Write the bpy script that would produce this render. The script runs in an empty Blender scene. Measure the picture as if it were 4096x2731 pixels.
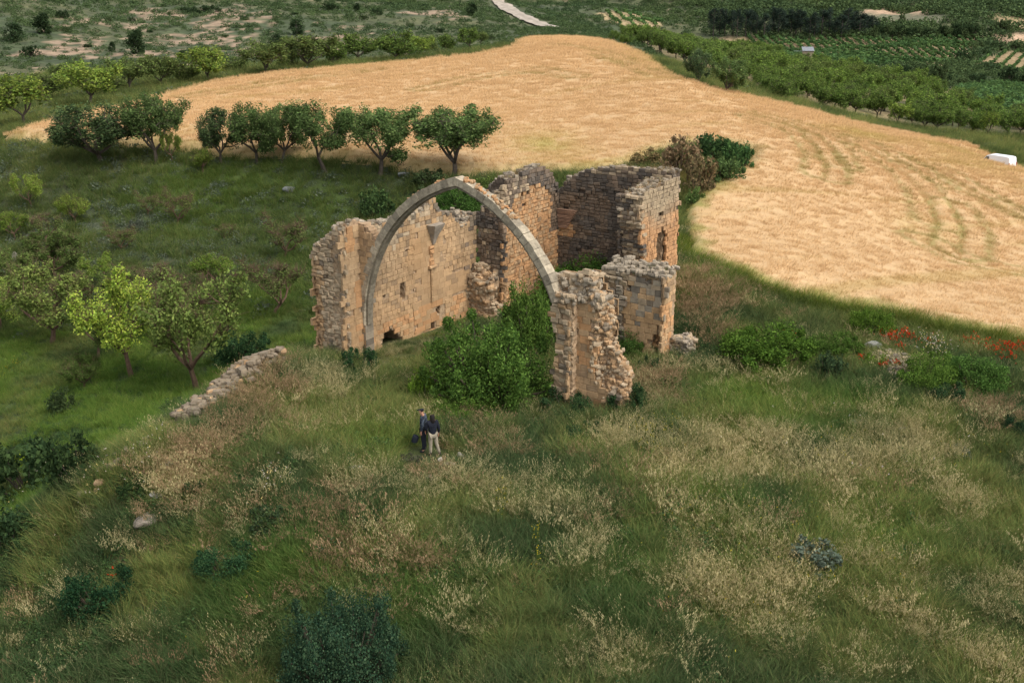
import bpy, math, random
import numpy as np
from mathutils import Vector, Matrix
from math import sin, cos, radians, pi, hypot, sqrt, atan2

# ------------------------------------------------------------------ camera, world, sun, exposure
S = bpy.context.scene
W0 = bpy.data.worlds.new("World"); S.world = W0; W0.use_nodes = True
nt = W0.node_tree
for n in list(nt.nodes): nt.nodes.remove(n)
sky = nt.nodes.new('ShaderNodeTexSky'); sky.sky_type = 'NISHITA'; sky.sun_disc = False
SUN_EL, SUN_AZ = radians(54), radians(128)          # azimuth clockwise from +Y (the view direction)
sky.sun_elevation = SUN_EL; sky.sun_rotation = SUN_AZ
sky.air_density = 1.0; sky.dust_density = 4.0; sky.ozone_density = 1.0
bg = nt.nodes.new('ShaderNodeBackground'); bg.inputs[1].default_value = 0.15
wo = nt.nodes.new('ShaderNodeOutputWorld')
hs = nt.nodes.new('ShaderNodeHueSaturation'); hs.inputs['Saturation'].default_value = .35      # overcast: the blue is greyed out
nt.links.new(sky.outputs[0], hs.inputs['Color']); nt.links.new(hs.outputs[0], bg.inputs[0]); nt.links.new(bg.outputs[0], wo.inputs[0])
sl = bpy.data.lights.new('sun', 'SUN'); sl.energy = .85; sl.angle = radians(38); sl.color = (1.0, 0.93, 0.82)
so = bpy.data.objects.new('sun', sl); S.collection.objects.link(so)
sd = Vector((sin(SUN_AZ)*cos(SUN_EL), cos(SUN_AZ)*cos(SUN_EL), sin(SUN_EL)))
so.rotation_euler = sd.to_track_quat('Z', 'Y').to_euler(); so.location = (0, 0, 60)
FPX, PITCH, CAMH = 4400.0, radians(19), 18.0
cd = bpy.data.cameras.new('camera'); cd.sensor_width = 36; cd.lens = 36*FPX/4096
cd.clip_start = 0.5; cd.clip_end = 20000
co = bpy.data.objects.new('camera', cd); S.collection.objects.link(co); S.camera = co
co.location = (0, 0, CAMH); co.rotation_euler = (radians(90)-PITCH, 0, 0)
S.view_settings.view_transform = 'Standard'; S.view_settings.look = 'None'
S.view_settings.exposure = 0.72; S.view_settings.gamma = 1.0
S.render.resolution_x = 1024; S.render.resolution_y = 682
try:
    S.cycles.max_bounces = 5; S.cycles.diffuse_bounces = 3; S.cycles.glossy_bounces = 1
    S.cycles.transmission_bounces = 3; S.cycles.transparent_max_bounces = 4; S.cycles.use_denoising = True; S.cycles.denoiser = 'OPENIMAGEDENOISE'; S.cycles.denoising_input_passes = 'RGB_ALBEDO_NORMAL'
    S.cycles.caustics_reflective = False; S.cycles.caustics_refractive = False
except Exception: pass
COL = S.collection
rnd = random.Random(7)
RG = np.random.default_rng(11)

# ------------------------------------------------------------------ survey helpers (photo survey point -> place on the ground)
FW = np.array([0, cos(PITCH), -sin(PITCH)]); UP = np.array([0, sin(PITCH), cos(PITCH)]); RT = np.array([1., 0, 0]); CP = np.array([0, 0, CAMH])
def ray(px, py): return FW + (px-2048)/FPX*RT + (1365.5-py)/FPX*UP
def at_z(px, py, z):
    d = ray(px, py); return CP + d*(z-CAMH)/d[2]
OR = np.array([-6.986, 49.853, 0.0]); PHI = radians(35)     # ruin frame: T across, N along the nave
NV = np.array([sin(PHI), cos(PHI), 0]); TV = np.array([cos(PHI), -sin(PHI), 0])
def R3(t, n, z=0.): return OR + t*TV + n*NV + np.array([0, 0, z])

# ------------------------------------------------------------------ noise
def _h(ix, iy, s):
    h = (ix*374761393 + iy*668265263 + s*1442695041) & 0xffffffff
    h = ((h ^ (h >> 13))*1274126177) & 0xffffffff
    return ((h ^ (h >> 16)) & 0xffffff)/16777215.0
def vnoise(x, y, s=0):
    x = np.asarray(x, float); y = np.asarray(y, float)
    ix = np.floor(x).astype(np.int64); iy = np.floor(y).astype(np.int64); fx = x-ix; fy = y-iy
    fx = fx*fx*(3-2*fx); fy = fy*fy*(3-2*fy)
    a = _h(ix, iy, s); b = _h(ix+1, iy, s); c = _h(ix, iy+1, s); d = _h(ix+1, iy+1, s)
    return (a*(1-fx)+b*fx)*(1-fy) + (c*(1-fx)+d*fx)*fy
def fbm(x, y, o=4, s=0):
    x = np.asarray(x, float); y = np.asarray(y, float); v = 0; a = .5; t = 0
    for i in range(o):
        v = v + a*vnoise(x*2**i+i*17.3, y*2**i-i*9.1, s+i); t += a; a *= .55
    return v/t
def smooth(a, b, x): 
    t = np.clip((np.asarray(x, float)-a)/(b-a), 0, 1); return t*t*(3-2*t)
def mix(a, b, t):
    t = np.asarray(t)[..., None]; return np.asarray(a)*(1-t)+np.asarray(b)*t

# ------------------------------------------------------------------ terrain height
CT = []
def cz(*l):
    for px, py, z in l: p = at_z(px, py, z); CT.append((p[0], p[1], z))
def ct(*l):
    for t, n, z in l: p = R3(t, n); CT.append((p[0], p[1], z))
def cw(*l): CT.extend(l)
# hilltop
cz((1725,1815,0),(1468,1431,0),(2017,1229,-.05),(2371,1680,-.05),(2600,1480,.25),(2900,1600,.1),(3400,1500,.1),(4000,1600,-.3),
   (4096,1900,-.6),(4096,2500,-1),(3000,2200,-.3),(2048,2200,-.2),(2048,2731,-.8),(3200,2731,-1.),(1200,2200,-.35),(1000,2731,-1.9),
   (700,2300,-1.3),(1100,1720,.2),(1500,1620,.05),(3000,1350,.3))
# rubble wall crest and the slope that falls away behind it
ct((-2.4,-3.5,.3),(-1.4,-6.5,.35),(-.1,-11,.3),(0,-15,-.2),(-5.,-4,-1.6),(-9,-4,-3.4),(-4.5,-9,-1.7),(-8,-10,-3.3),(-14,-8,-4.3),(-3.5,-15,-2.2),
   (-5,3,-1.2),(-9,4,-3.2),(-5,9,-1.2),(-9,10,-3.0),(-14,2,-4.2),(-15,12,-3.8),(-22,0,-4.6),(2,12,.2),(5,13,.5),(5,17,1.3),(9.6,13,1.0),
   (-2.2,16,.2),(-2.5,1,-.2),(-2.3,8,-.3),(4,4,0),(12.5,5,.2),(1.5,20,1.2),(9,18,1.6))
cz((560,2150,-1.2),(300,2200,-2.7),(0,2300,-4.2),(0,2731,-3.7),(0,1900,-5.3),(400,1900,-3.6),(510,1500,-4.4),(790,1560,-4.2),(1085,1255,-4.),
   (200,1370,-4.9),(0,1300,-5.4),(1140,1020,-3.6),(700,1000,-4),(100,1000,-4.6),(0,740,-1.8),(900,860,-3.2),(400,850,-3.2),(1500,830,-2.6),(-500,1300,-6),(-600,2000,-7))
# bank with the row of trees, wheat field
cz((1900,700,.2),(1500,695,0),(1300,690,0),(1050,665,0),(650,650,-.1),(350,660,-.4),(1990,720,.5),(2740,1050,1.),(3200,1210,.5),(3700,1330,.1),(4096,1390,-.2),(4700,1500,-.8),
   (2450,660,1.1),(1300,480,.6),(600,430,.5),(60,560,.3),(2200,400,1.6),(2150,165,3.4),(1600,262,1.5),(1000,315,.9),(2700,335,2.4),(3000,405,-.3),(3500,528,-4.5),
   (3900,608,-6.4),(4096,682,-7.2),(3200,800,.8),(3700,900,-1.5),(4096,1100,-2.4),(2850,600,1.9),(2700,720,2.2))
# valley, orchard, hills
cz((3600,530,-7.2),(4040,690,-8.3),(3000,345,-3),(3200,300,-8),(3227,250,-11.5),(3000,180,-12.5),(3900,400,-12),(4096,560,-9.6),(3480,155,-13),(2850,158,-12.5),(2700,230,-1.5),
   (4096,140,-11),(3600,70,-6),(3000,25,-1),(4000,30,-1),(2100,20,-1),(2210,110,-.5),(2600,90,-8),(1900,190,-.8),(1000,200,-1),(300,300,-1.6),(0,200,0),(500,100,2),
   (1500,100,1.5),(1000,5,6),(0,5,8),(1900,5,3),(90,500,.2),(360,430,.1),(4600,500,-11),(4700,750,-10),(2400,130,0))
cw((0,-30,-3),(30,-10,-3),(-30,-10,-6),(-30,20,-6.5),(30,20,-2),(0,10,-1.6),(60,0,-6),(-70,10,-8))
for a in range(-60, 61, 15):
    r = 1300; cw((r*sin(radians(a)), r*cos(radians(a)), 28+18*sin(a*.13)), (3200*sin(radians(a)), 3200*cos(radians(a)), 130+40*sin(a*.21)))
CT = np.array(CT)
WC = np.array([0., 40.])
def warp(x, y):
    dx = x-WC[0]; dy = y-WC[1]; r = np.sqrt(dx*dx+dy*dy)+1e-9; s = np.log1p(r/40)*40/r
    return dx*s, dy*s
def _k(d2): return np.where(d2 < 1e-12, 0, .5*d2*np.log(d2+1e-12))
_wx, _wy = warp(CT[:, 0], CT[:, 1]); _n = len(CT)
_A = np.zeros((_n+3, _n+3)); _A[:_n, :_n] = _k((_wx[:, None]-_wx)**2+(_wy[:, None]-_wy)**2) + np.eye(_n)*3.0
_A[:_n, _n] = 1; _A[:_n, _n+1] = _wx; _A[:_n, _n+2] = _wy; _A[_n:, :_n] = _A[:_n, _n:].T
_c = np.linalg.solve(_A, np.concatenate([CT[:, 2], np.zeros(3)]))
def hgt(x, y):
    x = np.atleast_1d(np.asarray(x, float)).ravel(); y = np.atleast_1d(np.asarray(y, float)).ravel(); out = np.empty(len(x))
    for i in range(0, len(x), 20000):
        a, b = warp(x[i:i+20000], y[i:i+20000])
        d2 = (a[:, None]-_wx)**2+(b[:, None]-_wy)**2
        out[i:i+20000] = _k(d2)@_c[:_n] + _c[_n] + a*_c[_n+1] + b*_c[_n+2]
    r = np.hypot(x, y)
    out += (fbm(x*.35, y*.35, 3, 5)-.5)*(.08+.30*smooth(78, 52, r))*smooth(400, 150, r) + (fbm(x*.02, y*.02, 4, 9)-.5)*smooth(150, 700, r)*16
    return out
_ts = np.concatenate([np.geomspace(18, 3500, 700)])
def G(px, py):
    "place on the terrain seen at a survey point of the photograph"
    d = ray(px, py); P = CP+_ts[:, None]*d; g = hgt(P[:, 0], P[:, 1])-P[:, 2]; i = int(np.argmax(g > 0)) if (g > 0).any() else len(_ts)-1
    i = max(i, 1); a, b = _ts[i-1], _ts[i]; ga, gb = g[i-1], g[i]; t = a+(b-a)*(-ga)/(gb-ga+1e-9)
    p = CP+t*d; p[2] = hgt(p[0], p[1])[0]; return p
def dep(p): return float(np.dot(np.asarray(p)-CP, FW))
def inpoly(x, y, poly):
    x = np.asarray(x); y = np.asarray(y); c = np.zeros(x.shape, bool); n = len(poly)
    for i in range(n):
        x1, y1 = poly[i][:2]; x2, y2 = poly[(i+1) % n][:2]
        if y1 == y2: continue
        c ^= ((y1 > y) != (y2 > y)) & (x < (x2-x1)*(y-y1)/(y2-y1)+x1)
    return c
def dline(x, y, pts):
    d = np.full(np.shape(x), 1e9)
    for (x1, y1), (x2, y2) in zip(pts[:-1], pts[1:]):
        vx, vy = x2-x1, y2-y1; t = np.clip(((x-x1)*vx+(y-y1)*vy)/(vx*vx+vy*vy+1e-9), 0, 1)
        d = np.minimum(d, np.hypot(x-x1-t*vx, y-y1-t*vy))
    return d
_o = ['zeroth','first','second','third','fourth','fifth','sixth','seventh','eighth','ninth','tenth','eleventh','twelfth','thirteenth','fourteenth','fifteenth','sixteenth','seventeenth','eighteenth','nineteenth']
_t = {20: 'twent', 30: 'thirt', 40: 'fort', 50: 'fift', 60: 'sixt'}
def nth(k):
    "ordinal word for the k-th (from 1)"
    if k < 20: return _o[k]
    d = k//10*10; return _t[d]+'ieth' if k % 10 == 0 else _t[d]+'y-'+_o[k % 10]
def GP(l): return [tuple(G(a, b)[:2]) for a, b in l]

# ------------------------------------------------------------------ object helpers
def tag(o, label=None, cat=None, group=None, kind=None):
    if label: o['label'] = label
    if cat: o['category'] = cat
    if group: o['group'] = group
    if kind: o['kind'] = kind
    return o
def empty(name, loc, rz=0, sc=1.0):
    o = bpy.data.objects.new(name, None); o.empty_display_size = .3; COL.objects.link(o)
    o.location = tuple(float(v) for v in loc); o.rotation_euler = (0, 0, rz); o.scale = (sc,)*3 if np.isscalar(sc) else sc
    return o
def mesh_np(name, V, Fq, mats=None, C=None, fm=None, smooth_=False):
    "V (n,3); Fq list of (k, m) index arrays with the same k in each; C per-vertex colour"
    me = bpy.data.meshes.new(name); V = np.asarray(V, np.float32)
    if not isinstance(Fq, list): Fq = [Fq]
    Fq = [np.asarray(f, np.int32) for f in Fq if len(f)]
    me.vertices.add(len(V)); me.vertices.foreach_set('co', V.ravel())
    idx = np.concatenate([f.ravel() for f in Fq]); cnt = np.concatenate([np.full(len(f), f.shape[1], np.int32) for f in Fq])
    st = np.concatenate([[0], np.cumsum(cnt)[:-1]]).astype(np.int32)
    me.loops.add(len(idx)); me.loops.foreach_set('vertex_index', idx)
    me.polygons.add(len(cnt)); me.polygons.foreach_set('loop_start', st)
    if fm is not None: me.polygons.foreach_set('material_index', np.asarray(fm, np.int32))
    me.update(calc_edges=True); me.validate()
    if C is not None:
        a = me.color_attributes.new('Col', 'FLOAT_COLOR', 'POINT'); c4 = np.ones((len(V), 4), np.float32); c4[:, :3] = C
        a.data.foreach_set('color', c4.ravel())
    me.polygons.foreach_set('use_smooth', np.full(len(cnt), bool(smooth_)))
    for m in (mats or []): me.materials.append(m)
    return me
def obj(name, me, parent=None, loc=None):
    o = bpy.data.objects.new(name, me); COL.objects.link(o)
    if parent is not None: o.parent = parent
    if loc is not None: o.location = tuple(float(v) for v in loc)
    return o

# ------------------------------------------------------------------ materials
def mat(name): 
    m = bpy.data.materials.new(name); m.use_nodes = True; t = m.node_tree
    for n in list(t.nodes): t.nodes.remove(n)
    return m, t, t.nodes.new('ShaderNodeOutputMaterial')
def N(t, typ, **kw):
    n = t.nodes.new(typ)
    for k, v in kw.items():
        if k.startswith('i_'): n.inputs[int(k[2:])].default_value = v
        else: setattr(n, k, v)
    return n
def m_col(name, rough=.9, bump=.0, bscale=20, var=.25, vscale=3., attr='Col', base=None, objrand=0.0):
    "diffuse surface: colour from the mesh attribute, broken up with noise, optional bump"
    m, t, out = mat(name); p = N(t, 'ShaderNodeBsdfPrincipled'); p.inputs['Roughness'].default_value = rough
    p.inputs['Specular IOR Level'].default_value = .2
    if base is None: a = N(t, 'ShaderNodeAttribute', attribute_name=attr).outputs['Color']
    else: r_ = N(t, 'ShaderNodeRGB'); r_.outputs[0].default_value = (*base, 1); a = r_.outputs[0]
    tc = N(t, 'ShaderNodeTexCoord'); nz = N(t, 'ShaderNodeTexNoise'); nz.inputs['Scale'].default_value = vscale; nz.inputs['Detail'].default_value = 8; nz.inputs['Roughness'].default_value = .7
    t.links.new(tc.outputs['Object'], nz.inputs['Vector'])
    mr = N(t, 'ShaderNodeMapRange'); mr.inputs[1].default_value = .3; mr.inputs[2].default_value = .7; mr.inputs[3].default_value = 1-var; mr.inputs[4].default_value = 1+var
    t.links.new(nz.outputs['Fac'], mr.inputs[0])
    mx = N(t, 'ShaderNodeVectorMath', operation='SCALE'); t.links.new(a, mx.inputs[0]); t.links.new(mr.outputs[0], mx.inputs['Scale'])
    t.links.new(mx.outputs[0], p.inputs['Base Color'])
    if bump:
        n2 = N(t, 'ShaderNodeTexNoise'); n2.inputs['Scale'].default_value = bscale; n2.inputs['Detail'].default_value = 6
        t.links.new(tc.outputs['Object'], n2.inputs['Vector']); b = N(t, 'ShaderNodeBump'); b.inputs['Strength'].default_value = bump; b.inputs['Distance'].default_value = .025
        t.links.new(n2.outputs['Fac'], b.inputs['Height']); t.links.new(b.outputs[0], p.inputs['Normal'])
    t.links.new(p.outputs[0], out.inputs[0]); return m
def m_leaf(name, inst=False, trans=.3, objrand=.15):
    m, t, out = mat(name); a = N(t, 'ShaderNodeAttribute', attribute_name='Col').outputs['Color']
    if inst:
        b = N(t, 'ShaderNodeAttribute', attribute_name='tint'); b.attribute_type = 'INSTANCER'
        mx = N(t, 'ShaderNodeVectorMath', operation='MULTIPLY'); t.links.new(a, mx.inputs[0]); t.links.new(b.outputs['Color'], mx.inputs[1]); a = mx.outputs[0]
    else:
        oi = N(t, 'ShaderNodeObjectInfo'); mr = N(t, 'ShaderNodeMapRange'); mr.inputs[3].default_value = 1-objrand; mr.inputs[4].default_value = 1+objrand
        t.links.new(oi.outputs['Random'], mr.inputs[0]); mx = N(t, 'ShaderNodeVectorMath', operation='SCALE'); t.links.new(a, mx.inputs[0]); t.links.new(mr.outputs[0], mx.inputs['Scale'])
        m2 = N(t, 'ShaderNodeVectorMath', operation='MULTIPLY'); t.links.new(mx.outputs[0], m2.inputs[0]); t.links.new(oi.outputs['Color'], m2.inputs[1]); a = m2.outputs[0]
    d = N(t, 'ShaderNodeBsdfDiffuse'); tr = N(t, 'ShaderNodeBsdfTranslucent'); ms = N(t, 'ShaderNodeMixShader'); ms.inputs[0].default_value = trans
    t.links.new(a, d.inputs[0]); t.links.new(a, tr.inputs[0]); t.links.new(d.outputs[0], ms.inputs[1]); t.links.new(tr.outputs[0], ms.inputs[2])
    t.links.new(ms.outputs[0], out.inputs[0]); return m
M_leaf = m_leaf('leaf'); M_tuft = m_leaf('tuft', inst=True, trans=.22)
M_bark = m_col('bark', .95, .6, 14, .35, 6.); M_stone = m_col('stone', .92, .5, 12, .32, 2.6); M_arch = m_col('arch_stone', .95, .8, 10, .42, 4.5); M_core = m_col('rubble_core', .95, .9, 7, .35, 4.)
M_ground = m_col('ground_soil', .97, .5, 1.2, .50, .42); M_rock = m_col('rock', .9, .8, 6, .28, 4.)
M_wheat = m_col('wheat_canopy', .95, .8, 9, .16, 2.2)
def plain(name, c, rough=.7, var=.12, vs=6, bump=0): return m_col(name, rough, bump, 20, var, vs, base=c)
# ------------------------------------------------------------------ regions on the ground
WHEAT = GP([(10,566),(90,536),(250,490),(464,446),(625,402),(786,357),(1071,308),(1321,286),(1657,256),(1895,235),(2044,202),(2133,163),(2223,160),(2401,170),(2461,185),
    (2520,205),(2610,252),(2665,296),(2700,324),(2830,365),(2960,394),(3180,445),(3483,522),(3700,565),(3850,590),(3955,637),(4030,670),(4090,696),(4300,775),(4700,800),(5000,1500),
    (4500,1470),(4096,1400),(3850,1352),(3650,1300),(3400,1262),(3200,1217),(3000,1152),(2850,1085),(2745,1035),(2735,860),(2770,825),(2870,745),(2990,670),(3015,610),(2900,590),(2760,585),(2640,610),
    (2560,650),(2450,690),(2250,700),(1990,700),(1850,700),(1550,665),(1300,640),(1000,632),(700,600),(300,580)])
TRACKS = [GP(l) for l in ([(3010,500),(3120,530),(3200,565),(3270,620),(3300,680),(3295,740)],[(3060,490),(3180,520),(3260,560),(3320,610),(3350,690)],
    [(3480,600),(3600,670),(3720,730),(3830,790),(3950,830),(4096,900)],[(3420,585),(3560,680),(3660,760),(3720,840),(3745,930)],[(3750,700),(3860,770),(4000,850),(4200,930)],
    [(2300,330),(2150,300),(1900,330),(1700,380)],[(2560,300),(2450,240),(2350,210),(2240,200)],[(2640,330),(2540,290),(2400,240)],[(1500,300),(1250,330),(1000,370),(760,410)],[(3700,1000),(3850,1080),(4096,1130)],[(3800,850),(3850,950),(3830,1050)])]
VINE_MAIN = GP([(2860,158),(3150,158),(3480,160),(3700,158),(3790,140),(3880,138),(3925,160),(3870,200),(3815,240),(3780,262),(3560,270),(3380,262),(3180,245),(3040,215),(2930,185)])
VINE_LOW = GP([(3800,380),(3880,350),(4000,332),(4300,330),(4400,520),(4096,515),(3950,480),(3850,430)])
VINE_MID = GP([(3880,262),(3950,225),(4030,208),(4300,195),(4300,300),(4096,305),(4000,290)])
VINE_SMALL = GP([(2385,55),(2450,48),(2560,56),(2650,92),(2655,105),(2590,122),(2520,118),(2440,90)])
VINE_TOP = GP([(3930,60),(4096,78),(4300,90),(4300,130),(4096,122),(3990,92)])
FAR_WHEAT = GP([(4040,128),(4096,126),(4300,130),(4300,196),(4096,190),(4010,172),(4060,150)])
CLEAR = GP([(3440,42),(3560,38),(3700,48),(3830,75),(3760,95),(3450,88)])
ORCH = GP([(2450,128),(2640,120),(2860,170),(2960,215),(3200,262),(3420,300),(3560,330),(3750,372),(3900,450),(4300,530),(4300,590),(4096,552),(3850,535),(3600,512),(3400,468),(3250,430),(3050,372),(2960,335),(2760,270),(2600,200)])
ROAD = GP([(1975,-30),(2010,15),(2040,45),(2075,62),(2110,80),(2150,100),(2200,114)])
BAREP = [(850,140,620,60),(500,215,400,22),(700,265,300,14),(250,300,300,16),(1300,165,330,28),(1750,60,260,14),(980,50,200,14),(100,215,140,12),(620,60,180,16)]
def blobw(x, y, L):
    "L: (px,py,rx,ry) ellipses given on the photograph, laid on the ground in metres"
    w = np.zeros(np.shape(x))
    for b in L:
        p = G(b[0], b[1]); d = dep(p); dd = math.atan2(CAMH-p[2], hypot(p[0], p[1])); rx = b[2]/FPX*d; ry = b[3]/FPX*d/max(.05, sin(dd)); s = b[4] if len(b) > 4 else 1
        r = np.hypot(p[0], p[1]); ux, uy = p[0]/r, p[1]/r; a = (x-p[0])*uy-(y-p[1])*ux; c = (x-p[0])*ux+(y-p[1])*uy
        w = np.maximum(w, s*np.exp(-((a/rx)**2+(c/ry)**2)))
    return w
STRAW = [(2850,1640,260,110),(3000,1800,330,120),(3350,1880,330,90),(3700,1830,280,110),(2500,1750,160,70),(2900,2420,500,150,.8),(2560,2550,330,180),(3900,2000,280,120),(3300,2300,380,100,.5),
         (3600,2560,420,130,.7),(1250,1500,120,60),(1560,1430,130,60,.8),(2300,2150,260,150,.5),(1900,1960,220,90,.6),(1560,1960,180,80,.6),(2480,1900,200,80,.7),(750,1900,180,90,.7),(1250,1650,160,80,.6),(3980,2350,300,150,.6),(1900,2350,300,140,.35),
         (850,1750,140,70,.9),(2700,1900,200,90,.8),(4000,2650,300,100,.8)]
REDDRY = [(1080,1530,120,80),(980,1640,130,80,.9),(700,1930,130,80,.8),(830,1850,110,60,.7),(1450,2200,230,110,.28),(1150,2050,180,80,.3),(2000,1850,90,40,.4),(2640,1540,90,60,.5),(2800,1180,130,80,.7),
          (4000,1700,140,60,.5),(2450,2000,120,70,.35),(600,2080,90,60,.6),(1750,1880,80,40,.6),(1900,1750,110,40,.5),(2850,1320,90,60,.5)]
LUSH = [(3000,1600,200,70),(1600,2430,300,120,.6),(3350,1620,260,70,.7),(2850,2050,300,100,.5),(1100,2300,300,150,.7),(3500,2150,300,120,.5),(1500,1780,160,60,.8),(3150,1700,260,60,.7),(2500,2300,200,200,.4)]
TERR_LUSH = [(850,760,380,80),(1000,1250,330,120),(500,1700,260,130),(200,1450,260,130,.7),(1300,800,200,60,.6),(700,1850,100,120),(450,2050,110,220,.8),(1150,1150,100,300,.6)]
TERR_GREY = [(500,920,420,80),(800,1020,300,80,.9),(150,980,200,100,.6),(60,640,80,60,.6),(1000,950,200,60,.6)]

DARKW = [(150,1780,170,160),(60,2150,110,300),(230,2480,200,240),(520,2200,180,90,.7),(1200,2000,160,60,.5),(2350,1760,250,70,.7),(700,2150,160,80,.6),(1500,1850,120,60,.4),(3300,1700,200,60,.4),(3800,1950,200,60,.4)]
def ground_color(x, y, z):
    r = np.hypot(x, y); n1 = fbm(x*.25, y*.25, 4, 1); n2 = fbm(x*.05, y*.05, 4, 2); n3 = fbm(x*1.1, y*1.1, 3, 3)
    c = mix((.055, .068, .024), (.11, .10, .045), smooth(.35, .7, n1))                       # thatch on the hilltop
    t = (x-OR[0])*TV[0]+(y-OR[1])*TV[1]; n = (x-OR[0])*NV[0]+(y-OR[1])*NV[1]
    terr = smooth(-2.5, -6, t)*smooth(115, 95, y)
    lush = blobw(x, y, TERR_LUSH); grey = blobw(x, y, TERR_GREY)
    tc = mix(mix((.030, .042, .018), (.050, .080, .018), np.clip(lush*1.2, 0, 1)), (.075, .085, .055), np.clip(grey*.8*smooth(.35, .6, n1), 0, 1))
    c = mix2(c, tc, terr)
    far = smooth(98, 130, y)
    scr = mix((.060, .080, .038), (.11, .115, .055), smooth(.3, .7, n2)); scr = mix2(scr, mix((.03, .045, .025), (.06, .07, .035), n1), smooth(.45, .6, n3)*.6)
    left = smooth(30, -10, x-.02*y)
    bare = np.clip(blobw(x, y, BAREP)*1.15, 0, 1)*left
    nn = fbm(x*.10, y*.06, 4, 21)*.5+fbm(x*.9, y*.35, 4, 22)*.5
    thr = .72-.25*bare
    scr = mix2(scr, mix((.24, .17, .11), (.34, .25, .17), n3), smooth(thr, thr+.05, nn)*smooth(120, 160, y))
    c = mix2(c, scr, far)
    def reg(poly, col):
        nonlocal c
        m = inpoly(x, y, poly)
        if m.any(): c[m] = col[m] if np.ndim(col) == 2 else col
    of = mix((.10, .105, .05), (.25, .19, .10), smooth(.4, .62, n2*.5+n1*.5))
    reg(ORCH, of)
    soil = mix((.36, .26, .15), (.25, .20, .10), n1)
    for P in (VINE_MAIN, VINE_LOW, VINE_MID, VINE_TOP): reg(P, soil*.85)
    reg(VINE_SMALL, soil*1.35); reg(CLEAR, mix((.11, .12, .07), (.17, .16, .10), n1)); reg(FAR_WHEAT, mix((.55, .36, .17), (.60, .40, .20), n1))
    # pale strips of bare earth between the vineyards
    strips = [[(3560,160),(3630,150),(3700,152)],[(3680,158),(3760,142),(3790,136)],[(3830,225),(3860,190),(3880,185)],[(3780,248),(3830,232),(3870,228)],[(3800,372),(3850,350),(3880,345)],[(3880,172),(3960,155),(4010,150)],[(3480,46),(3580,44),(3700,50)],[(4000,170),(4060,160),(4090,140)],[(3560,508),(3700,530),(3800,560)],[(0,500),(60,492),(110,470)],[(-100,600),(0,520),(90,500)]]
    for s in strips:
        pts = GP(s); w = max(1.2, .006*dep(G(*s[0]))); d = dline(x, y, pts)
        c = mix2(c, np.broadcast_to(np.array((.42, .29, .19)), c.shape), smooth(w*1.6, w*.7, d+(n3-.5)*w))
    # trampled bare patch near the people
    return c
def mix2(a, b, t): 
    t = np.asarray(t)[..., None]; return a*(1-t)+b*t

# ------------------------------------------------------------------ ground sheet
def ground():
    st = .5; gx = np.arange(-135, 135+st, st); gy = np.arange(-75, 205+st, st)
    X, Y = np.meshgrid(gx, gy); rw = np.hypot(X, Y)+1e-9; r = 40*(np.exp(rw/40)-1); x = X/rw*r+WC[0]; y = Y/rw*r+WC[1]
    keep = rw < 192; z = np.zeros_like(x); z[keep] = hgt(x[keep], y[keep])
    ny, nx = X.shape; i = np.arange(ny*nx).reshape(ny, nx)
    q = np.stack([i[:-1, :-1], i[:-1, 1:], i[1:, 1:], i[1:, :-1]], -1).reshape(-1, 4)
    q = q[keep.ravel()[q].all(1)]
    used = np.unique(q); mp = np.full(ny*nx, -1); mp[used] = np.arange(len(used)); q = mp[q]
    V = np.stack([x.ravel()[used], y.ravel()[used], z.ravel()[used]], 1)
    C = ground_color(V[:, 0], V[:, 1], V[:, 2])
    me = mesh_np('ground', V, q, [M_ground], C, smooth_=True)
    tag(obj('ground', me), kind='structure')
ground()

# dirt track climbing the far hill
def ribbon(name, pts, w, lift, m, col, kind='structure'):
    P = [Vector((p[0], p[1], 0)) for p in pts]; D = []
    for a, b in zip(P[:-1], P[1:]):
        for k in range(12): D.append(a.lerp(b, k/12))
    D.append(P[-1]); V = []; C = []
    for k, p in enumerate(D):
        t = (D[min(k+1, len(D)-1)]-D[max(k-1, 0)]).normalized(); s = Vector((t.y, -t.x, 0)); wj = w*(.9+.25*vnoise([k*.5], [0.], 4)[0])
        for j in range(5):
            q = p+s*wj*(j/2-1)/2; V.append((q.x, q.y, hgt(q.x, q.y)[0]+lift)); f = .85 if j == 2 else 1
            C.append(tuple(v*f for v in col))
    Fq = [(5*k+j, 5*k+j+1, 5*k+j+6, 5*k+j+5) for k in range(len(D)-1) for j in range(4)]
    return tag(obj(name, mesh_np(name, V, np.array(Fq), [m], C)), kind=kind)
ribbon('dirt_road', ROAD, 7.5, .5, M_ground, (.36, .31, .25))

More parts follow.
